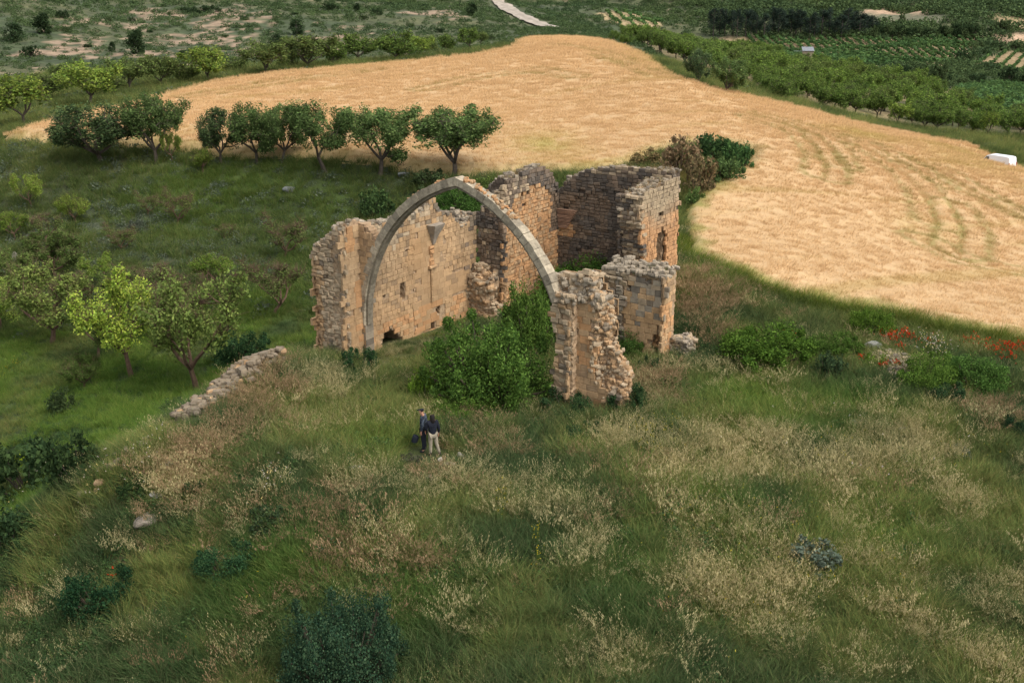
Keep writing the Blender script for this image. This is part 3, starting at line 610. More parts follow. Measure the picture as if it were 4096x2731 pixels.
# --- north nave wall -------------------------------------------------------
A_TOP = [(-1.25,6.45),(-.8,6.7),(-.3,6.95),(.2,6.75),(.7,6.45),(2,6.3),(3.2,6.15),(3.75,6.25),(4.05,6.5),(4.6,6.35),(5.15,6.5),(5.45,6.85),(5.7,6.75),(5.95,6.1),(6.5,5.95),(7,5.85),(7.25,5.4),(7.5,5.3),(7.85,5.1),(8.5,5.2),(8.9,5.5),(9.2,5.6)]
A_POLY = [(-1.25,ZG)]+A_TOP+[(9.2,ZG)]
NICHE = [(2.84,2.2),(3.2,2.1),(3.22,2.95),(3.1,3.2),(2.95,3.2),(2.84,2.9)]
A_H = [NICHE, box_hole(3.36,3.62,4.42,4.66), box_hole(3.83,3.97,2.35,2.9), box_hole(1.38,1.74,2.6,2.86), [(5.62,.6),(5.92,.6),(5.9,1.15),(5.78,1.3),(5.66,1.15)], box_hole(5.0,5.5,-.12,.38),
       [(1.25,-.9),(1.32,.3),(1.5,.75),(1.9,1.02),(2.15,.85),(2.5,.55),(2.9,.25),(3.05,-.4),(3.05,-.9)]]
PATCH = [(4.05,5.5),(4.7,5.7),(5.4,5.55),(6.2,5.3),(6.35,4.4),(6.2,3.3),(6.75,2.6),(7.2,2.75),(8.0,2.7),(8.6,2.45),(8.65,1.5),(7.9,1.35),(6.75,1.45),(6.2,1.0),(6.15,.2),(5.0,.0),(3.95,-.1),(4.0,1.4),(4.25,2.4),(4.05,3.4)]
na, nz = np.array([p[0] for p in A_TOP]), np.array([p[1] for p in A_TOP])
def insA(T, Nn, Z):
    top = np.interp(Nn, na, nz); outer = np.interp(T, [-2.0,-1.75,-1.3,-.8,-.3], [5.15,5.6,6.0,6.3,6.9]); m = (Z < np.minimum(top, outer)-.12)
    for k, h in enumerate(A_H):
        dpt = 1.3 if k == 6 else (.55 if k in (0, 4, 5) else .45)
        hp = [(a, b) for a, b in h]; m &= ~(inpoly(Nn, Z, hp) & (T > -.3-dpt))
    return m
me, topsA = core('wall_core', (-1.9, -.27, -1.13, 9.1, ZG, 7.1), insA, .12, 'core', .025); wallA = part('nave_wall', me, label='tall weathered nave wall with niches and a corbel')
s = Stones(); U = NV; 
def kA(u, v):
    if v > 5.2+.3*sin(u*2): return 'rough' if rnd.random() < .45 else 'ashlar'
    if u > 8.2: return 'dark' if rnd.random() < .45 and v > 2.5 else 'ashlar'
    if u < .9 and u > .3 and 2.2 < v < 4.6 and rnd.random() < .35: return 'grey'
    if v < 1.2 and rnd.random() < .5: return 'orange'
    return 'ashlar'
s.face(R3(-.15, 0), NV, TV, [(.3,ZG)]+[p for p in A_TOP if p[0] >= .7]+[(9.2,ZG)], 'ashlar', .25, (.24, .5), .010, .016, A_H+[PATCH], .004, .14, kA, -.03)
s.face(R3(-.15, 0), NV, TV, [(-1.22,ZG),(-1.22,6.2),(-.6,6.45),(-.05,6.5),(-.05,ZG)], 'orange', .30, (.35, .7), .005, .006, [box_hole(-.85,-.6,2.3,2.65), box_hole(-.75,-.65,4.9,5.0)], 0, .14, lambda u, v: 'orange' if fbm([u*2.], [v*.6], 2, 5)[0] > .5 else 'ashlar', -.0)
part('stonework', s.mesh('stonework'), wallA)
pl = Stones()                                   # plastered area of the wall, thin render with faint joints
pl.face(R3(-.15, 0), NV, TV, PATCH, 'ashlar', .30, (.4, .8), .003, .004, A_H, 0, .14, lambda u, v: 'orange' if v < 1.5 and rnd.random() < .6 else 'ashlar', -.025)
part('plaster_patch', pl.mesh('plaster_patch', m_col('plaster', .95, .35, 12, .14, 2.5)), wallA)
# torn west end of the wall, rubble showing
s = Stones(); E_P = [(-2.0,ZG),(-2.02,2.2),(-1.92,2.6),(-2.0,4.4),(-2.05,5.1),(-1.8,5.55),(-1.35,5.95),(-.85,6.25),(-.45,6.7),(-.1,6.85),(-.12,ZG)]
s.face(R3(0, -1.22), TV, -NV, E_P, 'rough', .20, (.16, .42), .010, .055, (), .03, .2, lambda u, v: 'ashlar' if u < -1.55 and v < 4.9 else 'rough', 0, lambda u, v: -.10*smooth(-1.5, -.2, u)*1.+(.06 if u < -1.5 else 0)+.12*(fbm([u*1.3], [v*.9], 2, 9)[0]-.5))
s.face(R3(-2.0, 0), NV, -TV, [(-1.3,ZG),(-1.3,5.1),(9.2,5.1),(9.2,ZG)], 'ashlar', .3, (.4, .8), .012, .03, (), .01, .14)
part('torn_end', s.mesh('torn_end'), wallA, 'broken wall end with rough projecting stones')
def capstones(tops, nper, kind, size=.24):
    s = Stones()
    for t, n, z in tops:
        if z > 3 and rnd.random() < nper: s.rubble(R3(t+rnd.uniform(-.1, .1), n+rnd.uniform(-.1, .1), z+rnd.uniform(-.02, .10)), size*rnd.uniform(.7, 1.5), kind)
    return s
tag(part('capstones', capstones(topsA, .40, 'grey', .25).mesh('capstones'), wallA), kind='stuff')
grass_on([q for q in topsA if q[2] > 5 and (q[1] < 1.5 or 3.5 < q[1] < 6)], 150, wallA)
# carved corbel, the broken shaft under it
s = Stones(); cb = []
for k, (z, w, d) in enumerate([(4.5,.10,.05),(4.75,.18,.12),(5.0,.26,.22),(5.2,.36,.32),(5.42,.46,.42),(5.55,.52,.46)]):
    for a, b in ((-w, -.15), (w, -.15), (w*.8, -.15+d), (-w*.8, -.15+d)): cb.append(R3(b, 5.45+a, z))
fq = [(4*k+j, 4*k+(j+1) % 4, 4*k+4+(j+1) % 4, 4*k+4+j) for k in range(5) for j in range(4)]+[(20, 21, 22, 23)]
part('corbel', mesh_np('corbel', cb, np.array(fq), [M_rock], np.tile((.30, .255, .20), (24, 1))), wallA, 'dark carved wedge shaped corbel')
s = Stones()
for z in np.arange(3.45, 4.45, .2): s.block(R3(-.15, 5.2), NV, np.array([0, 0, 1.]), TV, rnd.uniform(-.12, .0), rnd.uniform(.14, .28), z, z+.18, rnd.uniform(.0, .10), stain('orange', (0, 5, z), rnd.random()), .03, .04)
s.block(R3(-.15, 5.2), NV, np.array([0, 0, 1.]), TV, -.22, .36, 3.28, 3.42, .14, stain('core', (0, 5, 3), .9), .02, .03)
for z in np.arange(1.5, 3.25, .3): s.block(R3(-.15, 5.2), NV, np.array([0, 0, 1.]), TV, -.05, .12, z, z+.29, .07, stain('ashlar', (0, 5, z), .3), .01, .03)
part('broken_shaft', s.mesh('broken_shaft'), wallA)
# engaged pier remains at the chancel corner
def rubmass(box, ins, kind, name, parent, n, size, label=None, ck=None, miss=None):
    me, tops = core(name, box, ins, .14, ck or 'core', .05); o = part(name, me, parent, label); s = Stones(); V = np.array([v.co[:] for v in me.vertices])
    idx = RG.choice(len(V), min(n, len(V)), replace=False)
    for i in idx: s.rubble(V[i], size*rnd.uniform(.6, 1.5), kind if rnd.random() < .7 else 'core')
    tag(part('rubble', s.mesh('rubble'), o), kind='stuff'); return o, tops
rubmass((-.2, 1.5, 8.3, 9.2, ZG, 2.9), lambda T, Nn, Z: (Z < 2.5+.3*np.sin(T*5)-.5*(Nn < 8.6)) & (Nn > 8.35+.25*np.sin(Z*3)-.1*(Z < 1)) & (T < 1.35-.15*Z*.5+.2*np.sin(Z*4)), 'rough', 'broken_pier', ruin, 260, .27, 'stump of rough rubble against the wall corner')

# --- chancel: left wall with its west return -------------------------------
C_TOP = [(9.1,6.9),(9.4,7.3),(10.2,7.4),(11.2,7.45),(12.2,7.62),(12.9,7.6),(13.3,7.35),(13.8,6.9),(14.3,6.3),(14.6,6.05)]
def ret_top(T): return np.interp(T, [-.3,.1,.35,.7,1.0,1.3,1.65], [5.5,5.6,5.9,6.3,6.55,6.9,7.0])
def insC(T, Nn, Z):
    top = np.interp(Nn, [p[0] for p in C_TOP], [p[1] for p in C_TOP])-.12; top = np.where(Nn < 9.9, np.minimum(top, ret_top(T)-.1+(Nn-9.1)*.5), np.minimum(top, ret_top(T)+1.+0*T))
    return Z < top
me, topsC = core('wall_core', (.0, 1.4, 9.2, 14.6, ZG, 7.7), insC, .13, 'dark', .03); wallC = part('chancel_side_wall', me, label='high chancel wall with a blackened top')
s = Stones(); ar = lambda u: 4.1+2.5*sqrt(max(0, 1-((u-11.9)/2.7)**2))
s.face(R3(1.6, 0), NV, TV, [(9.1,ZG)]+C_TOP+[(14.6,ZG)], 'ashlar', .21, (.2, .42), .012, .03, (), .01, .16,
       lambda u, v: (('orange' if rnd.random() < .55 else 'core') if v < ar(u)+.15*rnd.random() else ('rough' if u < 12 and rnd.random() < .35 else 'dark')) if not (u > 13.7 and v > 3.8) else 'dark', 0, lambda u, v: -.03 if v < ar(u) else .04)
s.face(R3(0, 9.1), TV, -NV, [(-.15,ZG),(-.15,5.5),(.3,5.8),(.6,6.2),(1.0,6.6),(1.3,6.95),(1.62,7.0),(1.62,ZG)], 'dark', .22, (.16, .38), .012, .055, (), .03, .18, lambda u, v: 'rough' if v > 5.6 or rnd.random() < .14 else ('dark' if v > 2 else 'core'))
part('stonework', s.mesh('stonework'), wallC); tag(part('capstones', capstones(topsC, .28, 'grey', .24).mesh('capstones'), wallC), kind='stuff')
grass_on([q for q in topsC if 10 < q[1] < 13.2], 70, wallC)
# --- end wall ---------------------------------------------------------------
E_TOP = [(1.4,6.0),(1.95,6.25),(2.2,6.8),(2.7,6.95),(3.2,7.22),(3.9,7.4),(4.6,7.55),(5.6,7.66),(6.9,7.68),(7.6,7.7),(8.3,7.8)]
def insE(T, Nn, Z):
    return Z < np.interp(T, [p[0] for p in E_TOP], [p[1] for p in E_TOP])-.12
me, topsE = core('wall_core', (1.5, 8.5, 14.6, 15.4, ZG, 7.9), insE, .14, 'dark', .03); wallE = part('chancel_end_wall', me, label='blackened rubble end wall of the chancel')
s = Stones(); s.face(R3(0, 14.5), TV, -NV, [(1.5,ZG)]+E_TOP+[(8.3,ZG)], 'dark', .20, (.2, .46), .013, .03, [box_hole(3.0,3.12,6.0,6.15), box_hole(5.2,5.32,5.4,5.5)], .008, .16,
    lambda u, v: ('core' if rnd.random() < .5 else 'orange') if (u < 2.7 and 3.4 < v < 5.0 and u < 2.7-(v-3.4)*.35) else ('rough' if v > 7.2 and rnd.random() < .4 else 'dark'), 0, lambda u, v: .07 if v > 4.4+1.9*sqrt(max(0, 1-((u-4.9)/2.9)**2)) else 0)
# thin brick springing of the lost vault
for k in range(13):
    z = 3.9+k*.085; wdt = .5+.05*k
    s.block(R3(0, 14.5), TV, np.array([0, 0, 1.]), -NV, 1.6, 1.6+wdt*1.1, z, z+.065, .09+.012*k, np.array((.34, .21, .14))*rnd.uniform(.8, 1.2), .01, .01)
part('stonework', s.mesh('stonework'), wallE); tag(part('capstones', capstones(topsE, .35, 'grey', .26).mesh('capstones'), wallE), kind='stuff'); grass_on(topsE, 120, wallE)
# --- right chancel wall with the slit window --------------------------------
R_TOP = [(10.8,6.5),(11.1,6.95),(11.5,7.15),(12.5,7.2),(13.6,7.35),(14.8,7.45),(15.4,7.5)]
WIN = [(12.8,3.1),(13.8,3.1),(13.8,4.6),(13.55,4.9),(13.3,4.98),(13.0,4.88),(12.8,4.6)]; HOLE2 = box_hole(12.95,13.25,5.65,6.0)
def torn(Z): return 10.85+.55*smooth(6.6, 3.2, Z)+.10*np.sin(Z*4.1)
def insR(T, Nn, Z):
    m = Z < np.interp(Nn, [p[0] for p in R_TOP], [p[1] for p in R_TOP])-.12; m &= Nn > torn(Z)+.1; m &= ~inpoly(Nn, Z, WIN); m &= ~(inpoly(Nn, Z, HOLE2) & (T > 8.2)); return m
me, topsR = core('wall_core', (7.5, 8.5, 10.8, 15.4, ZG, 7.7), insR, .12, 'core', .03); wallR = part('chancel_outer_wall', me, label='orange toned chancel wall with a tall narrow window')
s = Stones(); s.face(R3(8.7, 0), NV, TV, [(11.75,ZG),(11.5,2),(11.35,3.5),(11.2,4.5),(11.0,5.4),(10.85,6.4)]+R_TOP[1:-1]+[(15.2,7.45),(15.2,ZG)], 'tower', .215, (.18, .40), .010, .025, [WIN, HOLE2], .004, .14, None, 0)
s.face(R3(0, 15.46), TV, NV, [(1.4,ZG),(1.4,6.0),(3,7.1),(8.4,7.4),(8.4,ZG)], 'tower', .22, (.3, .6), .012, .02, (), 0, .14)
s.face(R3(7.4, 0), NV, -TV, [(11.4,ZG),(11,6.5),(14.5,7.4),(14.5,ZG)], 'dark', .22, (.2, .45), .012, .03, [WIN], .01, .14)
TP = [(7.38,ZG),(7.36,6.7),(7.8,7.0),(8.3,6.9),(8.72,6.6),(8.75,ZG)]
for z in np.arange(ZG, 7, .21):
    O = R3(0, float(torn(z))+rnd.uniform(-.03, .03)); s.face(O, TV, -NV, [(7.38, z), (7.38, z+.2), (8.72, z+.2), (8.72, z)], 'dark', .2, (.2, .42), .014, .06, (), .02, .3, lambda u, v: 'rough' if rnd.random() < .55 else 'dark')
part('stonework', s.mesh('stonework'), wallR); tag(part('capstones', capstones(topsR, .35, 'grey', .24).mesh('capstones'), wallR), kind='stuff'); grass_on(topsR, 130, wallR)

# --- the pointed arch --------------------------------------------------------
AM, AE, AZ, AR = 5.556, 1.999, 1.624, 7.562
def arch_pt(side, th, r): return (AM+AE-r*cos(th) if side < 0 else AM-AE+r*cos(th)), AZ+r*sin(th)
th_top = math.acos(AE/AR)
def ring(name, r0, r1, n0, n1, kind, th_end_r, k0, blk=.36, jit=.014):
    s = Stones()
    for side in (-1, 1):
        a0 = 0.0 if side < 0 else th_end_r; n = int((th_top-a0)*AR/blk)
        for i in range(n):
            ta = a0+(th_top-a0)*i/n+.0010; tb = a0+(th_top-a0)*(i+1)/n-.0010; col = stain(kind, (i*.9*side, 3, i*.4), rnd.random())*k0*rnd.uniform(.72, 1.12); b = len(s.V); off = rnd.uniform(-jit, jit); r1j = r1+rnd.uniform(-.03, .02)
            if side > 0: r1j -= .04
            for (r, nn) in ((r0, n0), (r1j, n0), (r1j, n1), (r0, n1)):
                for ta_ in (ta, (ta+tb)/2, tb):
                    tt, zz = arch_pt(side, min(ta_, th_top), r)
                    if i == n-1 and ta_ == tb: tt = AM; zz = AZ+sqrt(r*r-AE*AE)
                    bev = .003 if ta_ != (ta+tb)/2 else 0
                    s.V.append(R3(tt, nn+off+(bev if nn == n0 else -bev), zz+rnd.uniform(-.006, .006))); s.C.append(col)
            for q in range(4):
                for k in range(2):
                    a_ = b+3*q+k; c_ = b+3*((q+1) % 4)+k; f = (a_, a_+1, c_+1, c_); s.F4.append(f if side < 0 else f[::-1])
            s.F4 += [(b, b+3, b+6, b+9), (b+2, b+11, b+8, b+5)]
    return s.mesh(name, M_arch)
arch = part('pointed_arch', ring('pointed_arch', AR+.05, AR+.42, 0, .56, 'arch', radians(23), 1.0), ruin, 'slender pointed arch of pale worn voussoirs standing free')
part('arch_moulding', ring('arch_moulding', AR-.07, AR+.06, .10, .46, 'arch', radians(23), .62, .5), arch)
s = Stones()                                     # rib carried down the wall to the floor
z = ZG
while z < AZ:
    h = min(rnd.uniform(.3, .42), AZ-z); zz = np.array([0, 0, 1.])
    c = stain('ashlar', (0, 0, z), rnd.random()); s.block(R3(0, 0), TV, zz, -NV, -.30, -.03, z+.004, z+h-.004, 0, c, .006, .012, .56)
    s.block(R3(-.03, 0), NV, zz, TV, .0, .56, z+.004, z+h-.004, .03, stain('grey', (0, 0, z), rnd.random())*.8, .006, .012, .2); z += h
part('arch_rib', s.mesh('arch_rib'), arch)
s = Stones()
for i in range(46):                              # loose earth and stones on the crown
    th = th_top-.02-rnd.random()*.38; tt, zz = arch_pt(1 if rnd.random() < .8 else -1, th, AR+.43); s.rubble(R3(tt, rnd.uniform(.06, .5), zz+.0), rnd.uniform(.10, .24), 'orange' if rnd.random() < .6 else 'core', .3)
tag(part('crown_rubble', s.mesh('crown_rubble'), arch, 'orange earth and loose stones on top of the arch'), kind='stuff')
# spandrel masonry behind the arch foot
me, tp = core('spandrel', (-.2, 1.15, .05, .5, 3.2, 6.8), lambda T, Nn, Z: (np.hypot(T-(AM+AE), Z-AZ) > AR+.38) & (Z < 6.6-.9*np.clip(T-.1, 0, 3)) & (T < .95), .12, 'core', .03); sp = part('spandrel', me, ruin)
s = Stones(); s.face(R3(0, .0), TV, -NV, [(-.3,1.6),(-.3,6.45),(.3,6.3),(.75,5.85),(.45,5.2),(.15,4.3),(-.12,3.2),(-.28,1.6)], 'ashlar', .3, (.3, .5), .006, .01, (), 0, .1); part('stonework', s.mesh('stonework'), sp)

# --- south pier: torn nave wall end and its buttress -------------------------
south = empty('ruined_pier', R3(11.5, .5), 0); tag(south, 'free standing broken stone pier holding the right foot of the arch', 'pier')
P_L = [(10.42,ZG),(10.35,.6),(10.5,1.3),(10.62,1.9),(10.75,2.4),(10.62,3.3),(10.45,3.6),(10.42,4.65),(10.55,5.0),(10.2,5.1),(10.05,5.55)]
P_T = [(10.05,5.55),(10.6,5.7),(11.1,5.75),(11.5,5.95),(12.0,6.0)]
def insP(T, Nn, Z):
    le = np.interp(Z, [p[1] for p in P_L], [p[0] for p in P_L])+.12; back = Nn > .62
    m = (T > le) & (T < 11.5) & (Z < np.where(back, 5.62, 5.0)) & (Nn > .12)
    m |= (T >= 11.4) & (T < np.interp(Z, [-1, 0, 1.2, 1.7, 2.2, 2.9, 3.2, 4, 4.6, 5.1], [13.3,13.4,13.9,13.9,13.6,13.25,12.95,13.05,12.9,12.7])-.15) & (Nn > .42+.35*smooth(12.2, 12.6, T-.04*Z)*smooth(.8, 1.6, Z)) & (Z < np.where(T < 12.1, np.where(back, 5.85, 4.95), 5.05))
    m &= ~((T > 12.5) & (Z < .9) & (Z > .2) & (Nn < .75) & (T > 13.0)); return m
me, topsP = core('wall_core', (10.0, 14.0, .1, 1.35, ZG, 6.2), insP, .12, 'core', .05); o = part('pier_core', me, south)
s = Stones(); s.face(R3(0, .05), TV, -NV, P_L[:-2]+[(10.6,5.0),(11.4,5.0),(11.42,ZG)], 'rough', .22, (.2, .46), .012, .055, (), .05, .25, lambda u, v: 'ashlar' if rnd.random() < .25 else 'rough', 0, lambda u, v: .05-.10*(v-1 < .6))
s.face(R3(11.45, 0), NV, TV, [(-.0,ZG),(0,4.9),(.42,4.9),(.42,ZG)], 'ashlar', .30, (.42, .43), .005, .005, (), 0, .1)
def sm(v): return 12.35+.35*(v < 1.7)+.35*(v < .8)+.12*sin(v*7)
s.face(R3(0, .4), TV, -NV, [(11.45,ZG),(11.45,4.8),(12.3,4.85),(12.3,3.4),(12.55,1.6),(13.2,.7),(13.3,ZG)], 'ashlar', .30, (.3, .6), .006, .008, (), 0, .14, lambda u, v: 'orange' if rnd.random() < .25 else 'ashlar')
part('stonework', s.mesh('stonework'), south)
V = np.array([v.co[:] for v in me.vertices]); tt, nn = tn(V[:, 0], V[:, 1]); s = Stones()
sel = np.where(((tt > 12.25) & (nn < 1.3)) | (tt > 12.8))[0]
for i in RG.choice(sel, min(620, len(sel)), replace=False):
    if V[i, 2] < 1.2 and tt[i] < 12.9 and nn[i] < .6: continue
    s.rubble(V[i], rnd.uniform(.12, .33), 'core' if rnd.random() < .55 else 'rough', .8)
sel = np.where((V[:, 2] > 4.7) & (tt < 12.9))[0]
for i in RG.choice(sel, min(300, len(sel)), replace=False): s.rubble(V[i], rnd.uniform(.16, .36), 'grey' if rnd.random() < .6 else 'rough', .7)
tag(part('rubble', s.mesh('rubble'), south, 'rough exposed rubble core with projecting stones'), kind='stuff')
# back of the pier top seen behind
s = Stones(); s.face(R3(0, .6), TV, -NV, [(10.1,4.8)]+P_T+[(12.05,4.8)], 'rough', .24, (.2, .42), .012, .06, (), .05, .2); s.face(R3(0, 1.35), TV, NV, [(10.4,ZG),(10.3,5.6),(12,5.9),(12.9,5),(13.2,ZG)], 'ashlar', .3, (.3, .6), .01, .03); part('pier_back', s.mesh('pier_back'), south)

# --- buttress further back ---------------------------------------------------
butt = empty('ruined_buttress', R3(10.8, 7.6), 0); tag(butt, 'squat roofless buttress of squared blocks behind the broken pier', 'buttress')
def insB(T, Nn, Z):
    le = 8.9+.25*np.sin(Z*2.3)*(Z < 3.4)+.7*smooth(1.6, .4, Z); m = (T > le) & (T < 12.1) & (Nn > 7.12) & (Z < 4.3+.35*smooth(11.5, 12.1, T)*0+.25*smooth(7.3, 8.2, Nn)+.1*np.sin(T*4))
    m &= ~(inpoly(T, Z, box_hole(10.18,10.42,3.45,3.7)) & (Nn < 7.7)); m &= ~(inpoly(T, Z, box_hole(11.2,11.45,3.85,4.12)) & (Nn < 7.8)); m &= ~((T > 11.6) & (Z < 1.45) & (Nn < 7.45) & (Z < 3.2-.1*T)); return m
me, topsB = core('wall_core', (8.8, 12.2, 7.1, 8.2, ZG, 5.0), insB, .12, 'core', .03); part('buttress_core', me, butt)
s = Stones(); s.face(R3(0, 7.0), TV, -NV, [(10.1,ZG),(10.1,4.05),(10.9,4.1),(12.2,4.25),(12.2,2.0),(11.9,1.85),(11.6,1.3),(11.5,.9),(11.8,.4),(12.1,.3),(12.1,ZG)], 'ashlar', .255, (.26, .5), .007, .010, [box_hole(10.18,10.42,3.45,3.7), box_hole(11.2,11.45,3.85,4.12)], 0, .14,
    lambda u, v: ('grey' if rnd.random() < .55 else 'rough') if v > 2.1+.5*(u < 10.6)+.3*sin(u*5) and rnd.random() < .75 else 'ashlar')
s.face(R3(0, 7.0), TV, -NV, [(8.75,.9),(8.7,2.2),(8.95,2.6),(8.7,3.3),(8.65,4.2),(10.1,4.25),(10.1,ZG),(9.9,.2)], 'rough', .24, (.2, .45), .013, .07, (), .05, .2, lambda u, v: 'grey' if rnd.random() < .4 else 'rough', .06)
s.face(R3(12.2, 0), NV, TV, [(6.98,ZG),(6.98,4.3),(7.6,4.4),(7.95,4.4),(7.95,ZG)], 'ashlar', .26, (.22, .42), .009, .03, (), .02, .14, lambda u, v: 'orange' if v < 3 and rnd.random() < .5 else 'ashlar')
s.face(R3(0, 8.2), TV, NV, [(9,ZG),(9,4.3),(11.9,4.4),(11.9,ZG)], 'ashlar', .26, (.3, .6), .01, .03)
part('stonework', s.mesh('stonework'), butt); c_ = capstones(topsB, .6, 'grey', .27)
for t in np.arange(8.9, 12.2, .22): c_.rubble(R3(t, 7.05+rnd.uniform(0, .1), 4.22+.02*t*.5+rnd.uniform(-.03, .06)), .34, 'grey', .1)
tag(part('capstones', c_.mesh('capstones'), butt), kind='stuff'); grass_on([q for q in topsB if q[2] > 4], 60, butt, 'weeds', .22, [(.10, .16, .06), (.14, .18, .08), (.30, .26, .14)])
# eroded hollow low on the buttress
s = Stones()
for _ in range(90):
    t = rnd.uniform(11.35, 12.15); z = rnd.uniform(-.3, 2.0); s.rubble(R3(t, 7.32+rnd.uniform(-.1, .12), z), rnd.uniform(.12, .3), 'orange', .5)
tag(part('rubble', s.mesh('rubble'), butt, 'eroded orange hollow low in the masonry'), kind='stuff')
stub = empty('rubble_stub', R3(12.9, 8.3), 0); tag(stub, 'low grey stub of rubble wall against the outer side of the buttress', 'rubble wall')
me, tp = core('stub_core', (12.25, 13.0, 7.9, 8.7, ZG, 1.5), lambda T, Nn, Z: Z < 1.25-.3*np.abs(T-12.7), .13, 'grey', .06); part('stub_core', me, stub)
s = Stones(); V = np.array([v.co[:] for v in me.vertices])
for i in RG.choice(len(V), min(210, len(V)), replace=False): s.rubble(V[i], rnd.uniform(.14, .34), 'grey' if rnd.random() < .7 else 'rough', .7)
tag(part('rubble', s.mesh('rubble'), stub), kind='stuff')
# --- low rubble wall along the edge of the hill ------------------------------
low = empty('rubble_wall', R3(-1.2, -8), 0); tag(low, 'collapsed low wall of pale stones along the left brow of the hill', 'rubble wall')
s = Stones(); path = [(-2.45,-3.6),(-1.95,-5.2),(-1.4,-7.),(-.8,-8.8),(-.05,-10.9),(.2,-13),(-.1,-15.5)]
for k in range(2300):
    u = rnd.random(); i = min(int(u*6), 5); f = u*6-i; t = path[i][0]*(1-f)+path[i+1][0]*f; n = path[i][1]*(1-f)+path[i+1][1]*f; P = R3(t+rnd.gauss(-.05, .42), n)
    dens = 1 if i < 4 else .10
    if rnd.random() > dens: continue
    z = hgt(P[0], P[1])[0]; top = (.95 if i < 2 else .8 if i < 4 else .3); P[2] = z+rnd.uniform(-.3, top); s.rubble(P, rnd.uniform(.14, .48), 'low' if rnd.random() < .85 else 'core', .3)
V_ = s
part('stones', V_.mesh('stones', M_rock), low)
# ------------------------------------------------------------------ trees and shrubs
def tubes(segs, sides=5, col=(.10, .08, .06)):
    V = []; Fq = []; C = []
    for p0, p1, r0, r1 in segs:
        p0 = np.array(p0); p1 = np.array(p1); d = p1-p0; L = np.linalg.norm(d)
        if L < 1e-5: continue
        d = d/L; a = np.cross(d, [0.3, .9, .2]); a /= np.linalg.norm(a); b_ = np.cross(d, a); b = len(V); f = rnd.uniform(.8, 1.2)
        for p, r in ((p0-d*r0*.3, r0), (p1+d*r1*.3, r1)):
            for k in range(sides): an = 2*pi*k/sides; V.append(tuple(p+(a*cos(an)+b_*sin(an))*r)); C.append(tuple(c*f for c in col))
        for k in range(sides): Fq.append((b+k, b+(k+1) % sides, b+sides+(k+1) % sides, b+sides+k))
    return V, Fq, C
def grow(H, Wd, kind):
    "limb skeleton of a vase shaped tree; returns segments and twig ends"
    segs = []; ends = []; th = H*{'almond': .17, 'shade': .17, 'sparse': .18, 'orch': .2, 'bare': .18}.get(kind, .2); r = H*.028
    top = np.array([rnd.uniform(-.06, .06)*H, rnd.uniform(-.06, .06)*H, th]); mid = top*.5+np.array([rnd.uniform(-.02, .02)*H, 0, 0]); segs += [((0, 0, -.25), mid, r*1.35, r*1.05), (mid, top, r*1.05, r*.9)]
    def br(p, d, L, r, lv):
        n = 3; q = np.array(p)
        for k in range(n):
            d = d+np.array([rnd.gauss(0, .20), rnd.gauss(0, .20), rnd.gauss(.08, .12)]); d /= np.linalg.norm(d); q2 = q+d*L/n; r2 = r*(1-.2/n*(k+1)); segs.append((q, q2, r, r2)); q = q2; r = r2
            if lv < 3 and k > 0 or (lv < 2 and rnd.random() < .5):
                dd = d+np.array([rnd.gauss(0, .75), rnd.gauss(0, .75), rnd.gauss(.1, .4)]); dd /= np.linalg.norm(dd); br(q, dd, L*rnd.uniform(.5, .75), r*.62, lv+1)
        ends.append(tuple(q))
        if lv >= 1: ends.append(tuple(q-d*L*.4))
    nl = rnd.choice([3, 4, 4, 5]); a0 = rnd.uniform(0, 2*pi)
    for k in range(nl):
        a = a0+2*pi*k/nl+rnd.uniform(-.35, .35); el = rnd.uniform(.45, 1.0) if kind != 'orch' else rnd.uniform(.6, 1.1); br(top, np.array([cos(a)*cos(el), sin(a)*cos(el), sin(el)]), H*rnd.uniform(.30, .42), r*.68, 0)
    return segs, np.array(ends)
PAL = {'almond': [(.070, .115, .036), (.10, .150, .046), (.055, .090, .030), (.13, .175, .06)], 'shade': [(.045, .075, .030), (.065, .10, .038), (.035, .055, .025), (.09, .12, .045)],
       'spring': [(.12, .18, .030), (.16, .21, .04), (.09, .14, .03), (.20, .24, .05)], 'olive': [(.09, .125, .035), (.12, .15, .045), (.07, .10, .03)], 'orch': [(.080, .130, .028), (.110, .165, .036), (.062, .105, .025), (.14, .19, .045)],
       'pine': [(.022, .034, .026), (.032, .046, .032), (.018, .028, .022)], 'teal': [(.028, .062, .034), (.040, .080, .038), (.020, .044, .026), (.06, .10, .05)], 'bush': [(.065, .12, .022), (.095, .160, .030), (.045, .085, .020), (.12, .19, .04)],
       'dark': [(.030, .050, .022), (.045, .070, .028), (.022, .038, .018)], 'grey': [(.13, .145, .11), (.10, .115, .085), (.17, .18, .14)], 'dry': [(.24, .17, .10), (.19, .14, .085), (.13, .12, .06)], 'mid': [(.055, .080, .032), (.075, .105, .040), (.04, .06, .026)]}
